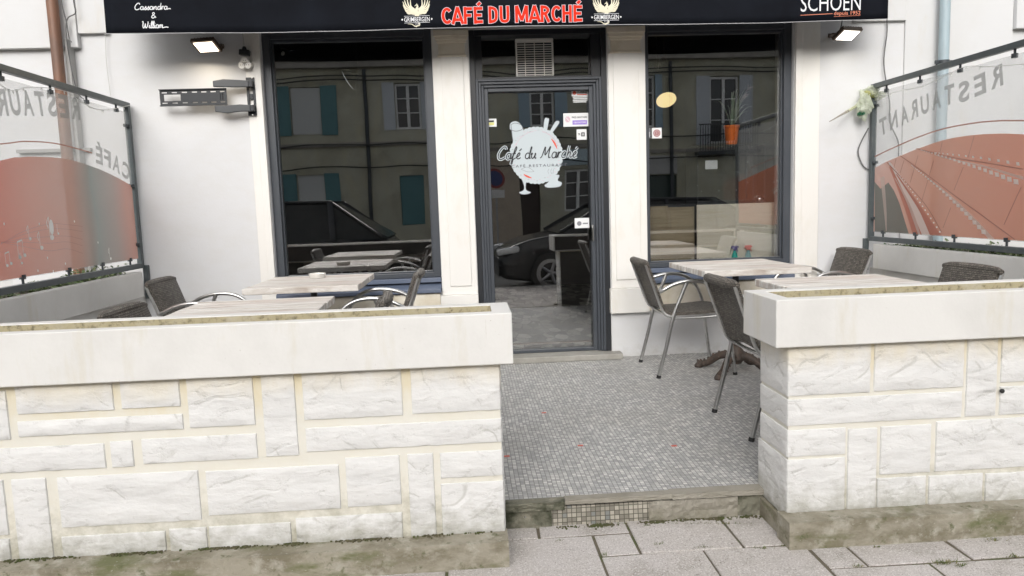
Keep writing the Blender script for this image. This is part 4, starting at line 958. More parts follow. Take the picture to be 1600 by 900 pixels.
rails(z0 + .0061, z0 + .018, []); rails(z0 + .0181, z0 + .026, hs_); rails(z0 + .0261, z0 + .036, []); rails(z0 + .0361, z1 - .0361, [(.06, .31), (.90, .95)]); rails(z1 - .036, z1 - .0261, []); rails(z1 - .026, z1 - .0181, hs_); rails(z1 - .018, z1 - .0061, [])
b.build('rail_plate', BLACKM, t)
b = MB(); b.box(x0 + (x1 - x0) * .55, x1 - .03, yB + .0005, yB + .028, z0 + .03, z1 - .03); b.build('pivot_block', BLACKM, t, bevel=.003)

# drain pipes
def pipe(label, X, Y, r_, m, clamps, name='drain_pipe', z1=4):
    t = thing(name, label, 'drain pipe', (X, Y, 0)); b = MB(); b.tube([(0, 0, PZ), (0, 0, .9), (0, 0, 1.8), (0, 0, 2.4), (0, 0, z1)], r_, 20); b.build('pipe', m, t, smooth_=True)
    for z in clamps:
        b = MB(); b.tube([(0, 0, z - .012), (0, 0, z + .012)], r_ + .005, 20); b.box(-r_ - .03, r_ + .03, -.006, .006, z - .012, z + .012); b.box(-.01, .01, r_, YW - Y + .0, z - .01, z + .01); b.build('clamp', DKMET, t, smooth_=False)
pl = atY(88, 120, 5.47)
pipe('tall weathered copper-brown drain pipe on the left wall behind the screen', atY(92, 110, 5.45).x, 5.45, .038, COPPER, [1.45])
pipe('tall blue-grey drain pipe on the right wall behind the screen', atY(1474, 100, 5.47).x, 5.47, .036, BLUEPIPE, [atY(1470, 97, 5.47).z])
b = MB(); p0 = atY(105, 62, 5.5); b.box(p0.x - .014, p0.x + .014, 5.485, 5.5595, PZ, p0.z); tag(b.build('cable_duct', mat('grey_duct', (.38, .38, .37), .5), bevel=.003), 'grey plastic cable duct beside the copper pipe', 'duct')
def cable(name, label, pts, Y, r_=.004, m=CABLE):
    q = [atY(px, py, Y) for px, py in pts]; b = MB(); b.tube(smooth([tuple(v) for v in q], 6), r_, 6); return tag(b.build(name, m, smooth_=True), label, 'cable')
cable('wall_cable', 'black cable running down beside the copper pipe at the upper left', [(96, -60), (96, 0), (104, 35), (108, 60), (112, 66)], 5.47)
cable('wall_cable', 'black cable looping off the cable duct at the upper left', [(116, -50), (115, 0), (118, 20), (105, 30), (104, 60), (112, 110), (122, 145), (131, 155)], 5.475)
cable('wall_cable', 'thin hanging wire right of the cable duct on the left wall', [(152, -50), (154, 0), (164, 50), (166, 95), (173, 150)], 5.53, .0018, WCABLE)
cable('wall_cable', 'long dark cable hanging from the awning down the right wall', [(1385, 20), (1386, 50), (1381, 100), (1390, 160), (1390, 190), (1403, 220), (1404, 245)], 5.53, .0045)
cable('wall_cable', 'black cable looping left of the right screen post', [(1357, 200), (1344, 225), (1341, 240), (1348, 258), (1358, 266)], 5.545, .0045)
cable('wall_cable', 'short dark cable feeding the right floodlight', [(1316, 30), (1314, 42), (1310, 52), (1309, 60)], 5.45, .004)
# pale angle bracket seen on the left wall low behind the screen
b = MB(); p = atY(25, 237, 5.52); q = atY(140, 233, 5.52); b.box(p.x, q.x, 5.52, 5.5595, (p.z + q.z) / 2 - .012, (p.z + q.z) / 2 + .012); tag(b.build('wall_rail', mat('grey_rail', (.32, .32, .31), .5)), 'horizontal grey rail on the wall behind the left screen', 'rail')

# ================================================================== AWNING
YA = 5.15
AW = thing('awning', 'black fabric awning across the cafe front with red and white lettering', 'awning')
ax0, ax1 = -2.296, 2.988; zt, zb_ = 2.677, 2.388
def vy(x, z): return YA + .006 * math.sin(x * 3.1) * (1 - (z - zb_) / .28) + .004 * math.sin(x * 9 + 1) * (1 - (z - zb_) / .28)
def vz(x, z): return z + .006 * math.sin(x * 2.3 + .5) * (1 - (z - zb_) / .28) - (.012 * (1 - (z - zb_) / .28) if abs(x - .3) < 0 else 0)
b = MB(); N = 80; Mv = 6
b.add([(ax0 + (ax1 - ax0) * i / N, vy(ax0 + (ax1 - ax0) * i / N, zb_ + (zt - zb_) * j / Mv), vz(ax0 + (ax1 - ax0) * i / N, zb_ + (zt - zb_) * j / Mv)) for i in range(N + 1) for j in range(Mv + 1)],
      [(i * (Mv + 1) + j, (i + 1) * (Mv + 1) + j, (i + 1) * (Mv + 1) + j + 1, i * (Mv + 1) + j + 1) for i in range(N) for j in range(Mv)])
val = b.build('valance', AWN, AW, smooth_=True, solid=.002)
b = MB(); b.add([(ax0, YA, zt), (ax1, YA, zt), (ax1, 5.52, zt + .28), (ax0, 5.52, zt + .28)], [(0, 1, 2, 3)]); b.build('canopy', AWN, AW, solid=.003)
b = MB(); b.box(ax0 - .02, ax1 + .02, 5.46, 5.552, zt + .22, zt + .36); b.build('cassette', BLACKM, AW, bevel=.01)
b = MB(); b.box(ax0, ax1, YA + .014, YA + .054, zt - .045, zt - .005); b.build('front_bar', BLACKM, AW, bevel=.006)
for x in (ax0 + .3, ax1 - .3):
    s_ = 1 if x < 0 else -1
    b = MB(); b.tube([(x, 5.5, zt + .2), (x + s_ * .5, 5.25, zt + .1), (x + s_ * .02, YA + .05, zt - .02)], .018, 10); b.build('folding_arm', BLACKM, AW)
# pale hem line
b = MB(); b.add([(ax0 + (ax1 - ax0) * i / N, vy(ax0 + (ax1 - ax0) * i / N, zb_) - .002, vz(ax0 + (ax1 - ax0) * i / N, zb_) + d) for d in (-.003, .001) for i in range(N + 1)], [(i, i + 1, N + 2 + i, N + 1 + i) for i in range(N)]); b.build('hem', mat('pale_hem', (.35, .35, .36), .7), val)
def fa(k=0):
    def g(u, v): return (u, vy(u, v) - .0025 - .0008 * k, vz(u, v))
    return g
ORR = mat('red_orange_print', (.66, .03, .010), .8, spec=.2); LIL = mat('pale_print', (.62, .6, .66), .6); CRM = mat('cream_print', (.70, .66, .50), .6); WPR = mat('white_print', (.72, .73, .75), .6)
pa, pb = atY(690, 38.5, YA), atY(912, 36, YA); zc = (pa.z + pb.z) / 2 + .003
BL = {'C': [arc(.36, .5, .245, .39, 42, 318, 14)], 'A': [[(.02, 0), (.33, 1)], [(.64, 0), (.33, 1)], [(.16, .26), (.50, .26)]], 'F': [[(.12, 0), (.12, 1)], [(.12, .89), (.56, .89)], [(.12, .50), (.50, .50)]],
      'É': [[(.12, 0), (.12, 1)], [(.12, .89), (.58, .89)], [(.12, .50), (.52, .50)], [(.12, .11), (.58, .11)], [(.28, 1.08), (.46, 1.24)]], 'D': [[(.12, 0), (.12, 1)], [(.12, .89), (.28, .89), (.46, .78), (.51, .5), (.46, .22), (.28, .11), (.12, .11)]],
      'U': [[(.12, 1), (.12, .35), (.16, .16), (.33, .09), (.50, .16), (.54, .35), (.54, 1)]], 'M': [[(.12, 0), (.12, 1)], [(.76, 0), (.76, 1)], [(.14, 1), (.44, .12)], [(.74, 1), (.44, .12)]],
      'R': [[(.12, 0), (.12, 1)], [(.12, .89), (.34, .89), (.50, .72), (.34, .53), (.12, .53)], [(.30, .53), (.54, 0)]], 'H': [[(.12, 0), (.12, 1)], [(.54, 0), (.54, 1)], [(.12, .52), (.54, .52)]], ' ': []}
BW = {'M': .92, ' ': .26, 'C': .68, 'A': .68, 'F': .62, 'É': .66, 'D': .69, 'U': .70, 'R': .68, 'H': .70}
def block_text(b, txt, u0, u1, v0, cap, w, grow, k, mi):
    sx = (u1 - u0) / sum(BW[c] for c in txt); x = u0; n_ = 0
    for ch in txt:
        for st_ in BL[ch]:
            q = [(x + p[0] * sx, v0 + p[1] * cap) for p in st_]
            for e, f_ in ((0, 1), (-1, -2)):
                dx, dy = q[e][0] - q[f_][0], q[e][1] - q[f_][1]; L_ = math.hypot(dx, dy); q[e] = (q[e][0] + dx / L_ * grow, q[e][1] + dy / L_ * grow)
            b.ribbon(q, w + 2 * grow, fa(k + .12 * (n_ % 5)), mi, 4 if len(st_) > 2 else 0); n_ += 1
        x += BW[ch] * sx
b = MB(); block_text(b, 'CAFÉ DU MARCHÉ', pa.x, pb.x, zc - .001, .112, .0195, .003, 0, 0); block_text(b, 'CAFÉ DU MARCHÉ', pa.x, pb.x, zc - .001, .112, .0195, 0, 1, 1); b.build('red_lettering', [LIL, ORR], val)
def emblem(px, py):
    c = atY(px, py, YA); X, Z = c.x, c.z; k = .047 / 20 * 1.0     # metres per photo pixel
    k = YA / FPX
    b = MB(); P = lambda x, y: (X + x * k, Z - y * k)
    for s_ in (-1, 1):
        for i in range(7):  # wing feathers, sweeping up and out
            a = math.radians(3 + i * 10); L = (13, 16, 19, 21, 21, 18, 13)[i]
            bx, by = 2.5, 4 - i * .9
            tip = (bx + L * math.cos(a), by - L * math.sin(a) - 3)
            mid = (bx + L * .6 * math.cos(a) + 2.2, by - L * .5 * math.sin(a) + 1.4)
            b.ribbon([P(s_ * bx, by), P(s_ * mid[0], mid[1]), P(s_ * tip[0], tip[1])], lambda t: (1.75 * math.sin(math.pi * (t * .85 + .12)) + .25) * k, fa(1), 0, 5)
        for i in range(4):
            b.ribbon([P(s_ * 1, 4), P(s_ * (4 + i * 2.5), 6.5 - i * .6), P(s_ * (8 + i * 3), 4 - i * 1.6)], lambda t: (1.9 * (1 - t) + .5) * k, fa(1), 0, 5)
    b.ribbon([P(0, 11), P(.3, 6), P(-.4, 1), P(1, -3), P(2.0, -6)], lambda t: (5.2 * (1 - t) ** .7 + 1.6) * k, fa(2), 0, 5)
    b.ribbon([P(2.0, -6), P(.2, -7.4), P(-2.6, -5.6)], lambda t: (2.6 - 2.2 * t) * k, fa(2), 0, 4)
    b.ribbon([P(1.4, -7), P(.6, -9.4)], lambda t: .8 * k, fa(2), 0, 0)
    b.ribbon([P(4, 22), P(-3, 23.5), P(-8, 20.5), P(-14, 20)], lambda t: (2.0 - 1.6 * t) * k, fa(1), 0, 5); b.ribbon([P(2, 19), P(4, 21), P(-2, 25)], lambda t: (2 - 1.6 * t) * k, fa(1), 0, 4)
    for y in (8.5, 18.2): b.ribbon([P(-19, y + .3), P(19, y)], .55 * k, fa(3), 1, 0)
    b.flat([P(-19.5, 17.8), P(19.5, 17.8), P(19.5, 9), P(-19.5, 9)], fa(3.5), 2); p0, p1 = P(-19, 17), P(19, 17); put_text(b, 'GRIMBERGEN', p0[0], p1[0], p0[1] + .1 * k, 6.4 * k, fa(4.4), 1, .004)
    for x in (-22, 22): b.flat([P(x - 1.4, 13.6), P(x, 12), P(x + 1.4, 13.6), P(x, 15.2)], fa(3), 1)
    put_text(b, '1128', P(-3, 0)[0], P(4, 0)[0], P(0, 21.8)[1], 2.6 * k, fa(4), 1, .0)
    b.build('bird_emblem', [CRM, WPR, AWN], val)
emblem(651, 16); emblem(947, 13)
pa, pb = atY(1251, 19, YA), atY(1345, 15, YA)
b = MB(); put_text(b, 'SCHOEN', pa.x, pb.x, (pa.z + pb.z) / 2, .108, fa(0), 0, -.004, 1.0)
z_ = atY(1300, 21.5, YA).z; b.ribbon([(pa.x, z_ - .004), (atY(1301, 20, YA).x, z_)], .0035, fa(0), 1, 0); qa, qb = atY(1303, 23, YA), atY(1345, 22, YA)
put_text(b, 'depuis 1952', qa.x, qb.x, z_ - .010, .024, fa(0), 1, .0); b.ribbon([(qa.x, z_ - .02), (qb.x, z_ - .017)], .002, fa(0), 1, 0)
b.build('sponsor_lettering', [WPR, mat('salmon_print', (.75, .25, .15), .6)], val)
b = MB(); P = lambda px, py: (lambda v: (v.x, v.z))(atY(px, py, YA))
a0, a1 = P(210, 16), P(262, 15); script_text(b, 'Cassandra', a0[0], a1[0], a0[1], .021, .0058, fa(0), 0, .15, .02)
a0, a1 = P(236, 29), P(245, 29); script_text(b, '&', a0[0], a1[0], a0[1], .020, .0052, fa(0), 0, .1)
a0, a1 = P(222, 45), P(256, 44); script_text(b, 'William', a0[0], a1[0], a0[1], .022, .0058, fa(0), 0, .12, .03)
b.build('script_lettering', WPR, val)

# ================================================================== GLASS SCREENS
FROST = film_mat('clear_acrylic', (.72, .73, .72), .24, .3); LETG = film_mat('grey_letter_film', (.30, .31, .30), .62); WHF = film_mat('white_film_print', (.85, .82, .78), .95)
TERRA_L = film_mat('terracotta_film_left', (.52, .2, .13), .87, .4, grad=[(3.6, (.68, .13, .07)), (4.25, (.64, .30, .23)), (4.62, (.56, .34, .28)), (4.88, (.28, .31, .29)), (5.15, (.40, .32, .29)), (5.38, (.60, .31, .25)), (5.7, (.62, .34, .28))])
TERRA_R = film_mat('terracotta_film_right', (.52, .2, .13), .87, .4, grad=[(3.4, (.68, .22, .12)), (4.3, (.66, .28, .18)), (4.95, (.67, .34, .24)), (5.3, (.70, .43, .36)), (5.7, (.72, .54, .48))])
LINEF = film_mat('brown_line_film', (.42, .19, .14), .85); DGF = film_mat('dark_grey_film', (.20, .21, .20), .85); PALEF = film_mat('pale_swoosh', (.78, .66, .60), .7); PALE2 = film_mat('white_swoosh', (.84, .80, .77), .8); REDF = film_mat('salmon_swoosh', (.62, .27, .20), .8)
def screen(X, s, label, which):
    t = thing('terrace_screen', label, 'screen'); yN, yF = 2.98, 5.50
    yF = 5.525
    zr0, zr1 = .845, 1.985
    b = MB(); b.box(X - .018, X + .018, yF - .036, yF, zr0 - .018, zr1 + .018); b.box(X - s * .02 - .018, X - s * .02 + .018, yF + .0015, yF + .033, .60, zr0 - .0); b.build('post', GREYMET, t, bevel=.003)
    b = MB(); b.box(X - .018, X + .018, yN, yN + .036, .70, zr1 + .018); b.build('post', GREYMET, t, bevel=.003)
    for z in (zr0, zr1):
        b = MB(); b.box(X - .018, X + .018, yN + .0365, yF - .0365, z - .018, z + .018); b.build('rail', GREYMET, t, bevel=.003)
    for y in (3.62, 4.07, 4.53, 4.94, 5.34):
        for z, d in ((zr1, -1), (zr0, 1)):
            b = MB(); b.tube([(X, y, z + d * .018), (X, y, z + d * .06)], .007, 8); b.box(X - .012, X + .012, y - .012, y + .012, z + d * .055 - .012, z + d * .055 + .012); b.build('clip', DKMET, t)
    for z in (1.84, 1.42, 1.0):
        b = MB(); b.box(X - .012, X + .012, yF - .075, yF - .037, z - .01, z + .01); b.build('clip', DKMET, t)
    g = MB(); g.box(X - .003, X + .003, yN + .06, yF - .055, zr0 + .05, zr1 - .05)
    pan = g.build('panel', FROST, t)
    def F(k): return lambda u, v: (X - s * (.0036 + .0005 * k), u, v)
    S = lambda px, py: (lambda q: (q.y, q.z))(atX(px, py, X))
    return t, pan, F, S, yN + .065, yF - .06, zr0 + .055, zr1 - .055
def arch(b, pts_px, S, F, k, mi, ybot, w=None):
    pts = smooth([S(*p) for p in pts_px], 6)
    if w: b.ribbon(pts, w, F(k), mi, 0)
    else: b.flat(pts + [(pts[-1][0], ybot), (pts[0][0], ybot)], F(k), mi)
def clampy(pts, lo, hi): return [(min(max(p[0], lo), hi), p[1]) for p in pts]
# left screen: terracotta field with music notes
t, pan, F, S, ya_, yb_, za_, zb2 = screen(-2.365, -1, 'clear terrace screen on the left with mirrored lettering and music notes on terracotta', 'L')
b = MB()
top = clampy(smooth([(3.04, 1.30)] + [S(*p) for p in ((0, 251), (30, 246), (60, 245), (105, 249), (148, 262), (185, 279), (209, 293))], 6), ya_, yb_)
b.flat(top + [(top[-1][0], za_), (top[0][0], za_)], F(0), 0); b.build('printed_film', TERRA_L, pan)
b = MB()
ln = [(3.3, 1.5)] + [S(*p) for p in ((0, 225), (40, 221), (90, 225), (143, 239))]
b.ribbon(ln, .007, F(1), 0, 6); b.build('line_print', LINEF, pan)
b = MB()
def path_text(b, txt, path, S, F, k, capz, wfrac=.8, slants=None, sz=None):
    """one glyph per path point (photo pixels, glyph centres); mirrored because the print is read from the street side"""
    P = [S(*p) for p in path]
    for i, ch in enumerate(txt):
        a = P[max(i - 1, 0)]; c = P[min(i + 1, len(P) - 1)]; n = (2 if 0 < i < len(P) - 1 else 1)
        adv = ((c[0] - a[0]) / n, (c[1] - a[1]) / n); q = math.hypot(*adv); tx = (adv[0] / q, adv[1] / q); sgn = 1
        up = (-tx[1], tx[0])
        if up[1] < 0: up = (-up[0], -up[1])
        w = abs(q) * wfrac if sz is None else sz; cx, cz = P[i]
        put_text(b, ch, -w / 2, w / 2, -capz / 2, capz, lambda u, v: F(k)(cx + tx[0] * u + up[0] * v, cz + tx[1] * u + up[1] * v), 0, .03)
# centres run from the first letter (right-hand side when seen from the terrace)
path_text(b, 'RESTAURANT', [(116, 169), (98, 166), (80, 163), (62, 162), (42, 161), (22, 160), (1, 160), (-22, 160), (-46, 161), (-72, 163)], S, F, 1, .125)
b.build('grey_lettering', LETG, pan); b = MB()
path_text(b, 'CAFÉ', [(196, 267), (181, 256), (167, 248), (154, 243)], S, F, 1, .105)
b.build('grey_lettering', LETG, pan)
b = MB()
for i, d in enumerate((0, 8, 20, 30, 42)):
    b.ribbon([S(*p) for p in ((0, 382 - i * 3 + d * .2), (35, 362 + d * .55), (75, 350 + d), (104, 351 + d * .9), (128, 354 + d))], .0035, F(1), 0, 6)
b.build('staff_lines', film_mat('pink_staff', (.75, .45, .4), .55), pan)
b = MB()
def note(px, py, k, flag=True, dbl=False):
    y, z = S(px, py); u = k
    def e(cy, cz, r_): b.flat([(cy + r_ * 1.3 * math.cos(a / 10 * 6.283), cz + r_ * math.sin(a / 10 * 6.283)) for a in range(10)], F(2), 0)
    e(y, z, .012 * u); b.ribbon([(y - .013 * u, z), (y - .013 * u, z + .09 * u)], .004 * u, F(2), 0, 0)
    if dbl: e(y + .05 * u, z + .008, .012 * u); b.ribbon([(y + .037 * u, z), (y + .037 * u, z + .1 * u)], .004 * u, F(2), 0, 0); b.ribbon([(y - .013 * u, z + .09 * u), (y + .037 * u, z + .1 * u)], .010 * u, F(2), 0, 0)
    elif flag: b.ribbon([(y - .013 * u, z + .09 * u), (y - .03 * u, z + .065 * u), (y - .022 * u, z + .04 * u)], .005 * u, F(2), 0, 4)
note(80, 371, 1.3); note(90, 365, .6, False); note(46, 373, .8); note(64, 387, 1.0); note(30, 402, .9, True, True); note(10, 415, .7, True, True); note(172, 404, .8); note(33, 411, .6)
for px, py in ((58, 423), (73, 403), (82, 424), (101, 412), (5, 350), (115, 346), (152, 379), (60, 350)): y, z = S(px, py); b.flat([(y + .006 * math.cos(a), z + .008 * math.sin(a)) for a in (0, 1, 2, 3, 4, 5)], F(2), 0)
y, z = S(79, 355); b.flat([(y + .022 * math.cos(a / 12 * 6.283), z + .045 * math.sin(a / 12 * 6.283)) for a in range(12)], F(3), 0)
b.build('music_notes', mat('white_note_vinyl', (.85, .83, .80), .5), pan)
# right screen: film strips
t, pan, F, S, ya_, yb_, za_, zb2 = screen(3.10, 1, 'clear terrace screen on the right with mirrored lettering and film strips on orange', 'R')
C = lambda x, y: S(1340 + x / 4.092, 180 + y / 4.092)
b = MB()
top = clampy(smooth([C(110, 338), C(200, 292), C(300, 250), C(400, 210), C(550, 160), C(700, 132), C(850, 120), C(1064, 122), (3.04, 1.36)], 6), ya_, yb_)
b.flat(top + [(top[-1][0], za_), (top[0][0], za_)], F(0), 0); b.build('printed_film', TERRA_R, pan)
b = MB(); b.ribbon([C(112, 265), C(250, 200), C(400, 137), C(560, 85), (C(750, 50)), C(900, 36), C(1064, 34), (3.4, 1.50)], .0085, F(1), 0, 6)
for a in (((390, 258), (340, 430)), ((750, 130), (710, 270)), ((680, 330), (620, 480)), ((1050, 460), (940, 700)), ((490, 290), (410, 560)), ((600, 590), (550, 720)), ((545, 170), (530, 240)), ((250, 275), (235, 340)), ((300, 290), (275, 370))): b.ribbon([C(*a[0]), C(*a[1])], .005, F(1), 0, 0)
for a in ([(380, 212), (600, 268), (800, 300), (1064, 345)], [(275, 258), (420, 360), (620, 510), (820, 655), (1010, 795)], [(190, 300), (350, 470), (450, 590), (540, 745)]): b.ribbon([C(*p) for p in a], .006, F(2), 0, 6)
b.build('line_print', LINEF, pan)
def poly(b, pts, F, k, mi=0): b.flat([(min(max(q[0], ya_), yb_), max(q[1], za_)) for q in smooth([C(*p) for p in pts], 4)], F(k), mi)
b = MB()
def band(b, A, B, F, k, mi=0):
    a = smooth([C(*p) for p in A], 6); c = smooth([C(*p) for p in B], 6); n = len(a)
    cl = lambda q: (min(max(q[0], ya_), yb_), max(q[1], za_))
    b.add([F(k)(*cl(p)) for p in a + c], [(i, i + 1, n + i + 1, n + i) for i in range(n - 1)], mi)
band(b, [(200, 300), (290, 500), (360, 640), (410, 775)], [(212, 300), (340, 490), (440, 640), (530, 775)], F, 1); b.build('swoosh_print', PALE2, pan)
b = MB(); band(b, [(205, 330), (270, 500), (320, 640), (360, 775)], [(215, 320), (320, 540), (380, 680), (420, 775)], F, 2); band(b, [(250, 380), (380, 580), (430, 680), (470, 775)], [(255, 375), (420, 600), (490, 700), (545, 775)], F, 2); b.build('swoosh_print', REDF, pan)
b = MB(); band(b, [(240, 400), (310, 540), (355, 660), (395, 775)], [(245, 400), (325, 540), (375, 660), (410, 775)], F, 3)
band(b, [(500, 252), (620, 282), (800, 318), (1064, 392)], [(500, 256), (620, 290), (800, 330), (1064, 412)], F, 2); band(b, [(440, 390), (560, 480), (700, 605), (880, 790)], [(440, 396), (560, 496), (700, 632), (840, 790)], F, 2); band(b, [(150, 400), (165, 540), (175, 640), (185, 740)], [(175, 390), (185, 540), (190, 640), (190, 740)], F, 3)
b.build('swoosh_print', PALEF, pan)
b = MB(); b.flat([(min(q[0], yb_), max(q[1], za_)) for q in [C(112, 425), C(150, 470), C(200, 430), C(235, 480), C(270, 560), C(330, 780), C(112, 780)]], F(1), 0); b.build('grey_shape_print', film_mat('slate_film', (.23, .27, .25), .8), pan)
b = MB()
def squares(P0, P1, n, s0, s1, bend=0):
    for i in range(n):
        t_ = (i / (n - 1)) ; q = t_ ** 1.6; x = P0[0] + (P1[0] - P0[0]) * q; y = P0[1] + (P1[1] - P0[1]) * q + bend * math.sin(math.pi * q); s_ = s0 + (s1 - s0) * q
        b.flat([C(x - s_, y - s_), C(x + s_ * .8, y - s_ * .8), C(x + s_, y + s_ * 1.1), C(x - s_ * .8, y + s_ * .9)], F(3), 0)
squares((410, 222), (1018, 424), 24, 3, 17, -8); squares((350, 320), (810, 745), 26, 3, 15, -18); squares((220, 310), (530, 745), 26, 2, 6, -10); squares((500, 240), (1030, 310), 14, 4, 11, -6)
b.build('perforation_print', WHF, pan)
b = MB()
path_text(b, 'RESTAURANT', [(1558, 120), (1532, 132), (1507, 143), (1484, 148), (1464, 155), (1446, 163), (1429, 171), (1414, 180), (1397, 188), (1381, 197)], S, F, 1, .115, .72)
b.build('grey_lettering', LETG, pan)
# decorative light wires on the screens
for (X, pts, lab) in ((-2.33, [(-40, 100), (0, 132), (20, 142), (48, 136), (100, 142), (130, 161), (160, 172), (205, 164)], 'thin sagging wire of fairy lights along the top of the left screen'),
                      (3.07, [(1372, 152), (1405, 142), (1440, 135), (1475, 119), (1510, 104), (1545, 104), (1600, 100), (1640, 96)], 'thin sagging wire of fairy lights along the top of the right screen')):
    q = [tuple(atX(px, py, X)) for px, py in pts]; b = MB(); b.tube(smooth(q, 6), .0018, 5); r = random.Random(1)
    for p in smooth(q, 3)[::2]: b.tube([p, (p[0], p[1] + .004, p[2] - .018)], .003, 5)
    tag(b.build('fairy_light_wire', WCABLE), lab, 'wire')
# plastic bag and twig caught on the right post
q = atX(1354, 150, 3.04)
t = thing('plastic_bag', 'crumpled pale green plastic bag knotted round the corner of the right screen', 'bag', q)
BAG = film_mat('thin_green_plastic', (.74, .78, .66), .62, .3); BAG2 = film_mat('dark_green_plastic', (.05, .22, .12), .85)
def crumple(b, c, r3, seed, mi=0, n=18):
    vs = []; fs = []
    for i in range(n + 1):
        for j in range(n):
            th = math.pi * i / n; ph = 2 * math.pi * j / n; d = Vector((math.sin(th) * math.cos(ph), math.sin(th) * math.sin(ph), math.cos(th)))
            k = 1 + .55 * noise.noise(d * 1.8 + Vector((seed, 0, 0))) + .35 * noise.noise(d * 5 + Vector((0, seed, 0)))
            vs.append((c[0] + d.x * r3[0] * k, c[1] + d.y * r3[1] * k, c[2] + d.z * r3[2] * k))
    for i in range(n):
        for j in range(n): fs.append((i * n + j, i * n + (j + 1) % n, (i + 1) * n + (j + 1) % n, (i + 1) * n + j))
    b.add(vs, fs, mi)
b = MB(); crumple(b, (.025, 0, .03), (.07, .045, .036), 3); crumple(b, (-.03, -.03, -.07), (.05, .04, .09), 8); crumple(b, (.085, -.02, .0), (.045, .04, .03), 5); b.build('bag_film', BAG, t)
b = MB(); crumple(b, (-.045, -.02, -.135), (.035, .03, .018), 11); b.build('bag_print', BAG2, t)
b = MB(); b.tube([(.10, 0, .0), (.02, -.02, .01), (-.03, -.03, .02)], [.02, .026, .018], 8); b.build('knot', film_mat('yellow_green_plastic', (.55, .55, .25), .8), t)
b = MB(); e0 = atX(1350, 156, 3.08) - q; e1 = atY(1322, 175, q.y - .1) - q; e2 = atY(1296, 190, q.y - .15) - q
b.tube(smooth([tuple(e0), tuple((e0 + e1) / 2 + Vector((0, 0, -.006))), tuple(e1)], 5), .011, 8); b.build('twisted_handle', film_mat('pale_lime_plastic', (.66, .68, .48), .8), t)
b = MB(); b.tube([tuple(e1 + Vector((.02, 0, .008))), tuple(e1), tuple(e2)], [.009, .008, .003], 8); b.build('twig', mat('twig_grey', (.28, .26, .22), .8), t)

# ================================================================== CHAIRS
def strip(b, prof, hw, th, nseg=8, crown=.0, wf=None):
    """curved wicker panel: prof [(x,z)] , half width hw, thickness th; with uv in metres"""
    pr = smooth(prof, 5); n = len(pr); top = []; bot = []
    for i, (x, z) in enumerate(pr):
        a = pr[max(i - 1, 0)]; c = pr[min(i + 1, n - 1)]; tx, tz = c[0] - a[0], c[1] - a[1]; q = math.hypot(tx, tz); nx, nz = -tz / q, tx / q
        w = hw * (wf(i / (n - 1)) if wf else 1)
        for j in range(nseg + 1):
            v = j / nseg * 2 - 1; d = crown * (1 - v * v)
            top.append((x + nx * (th / 2 - d), v * w, z + nz * (th / 2 - d))); bot.append((x - nx * (th / 2 + d), v * w, z - nz * (th / 2 + d)))
    W_ = nseg + 1; fs = []; L = len(top)
    for i in range(n - 1):
        for j in range(nseg):
            fs.append((i * W_ + j, i * W_ + j + 1, (i + 1) * W_ + j + 1, (i + 1) * W_ + j)); fs.append((L + (i + 1) * W_ + j, L + (i + 1) * W_ + j + 1, L + i * W_ + j + 1, L + i * W_ + j))
    for i in range(n - 1):
        for j in (0, nseg): fs.append((i * W_ + j, (i + 1) * W_ + j, L + (i + 1) * W_ + j, L + i * W_ + j))
    for i in (0, n - 1): fs += [(i * W_ + j, i * W_ + j + 1, L + i * W_ + j + 1, L + i * W_ + j) for j in range(nseg)]
    b.add(top + bot, fs)
def auto_uv(o):
    me = o.data; uv = me.uv_layers.new(name='UVMap')
    for p in me.polygons:
        n = p.normal; ax = max(range(3), key=lambda i: abs(n[i]))
        for li in p.loop_indices:
            c = me.vertices[me.loops[li].vertex_index].co
            uv.data[li].uv = (c.y, c.z + (c.x if ax == 2 else 0)) if ax == 0 else ((c.y, c.x) if ax == 2 else (c.x, c.z))
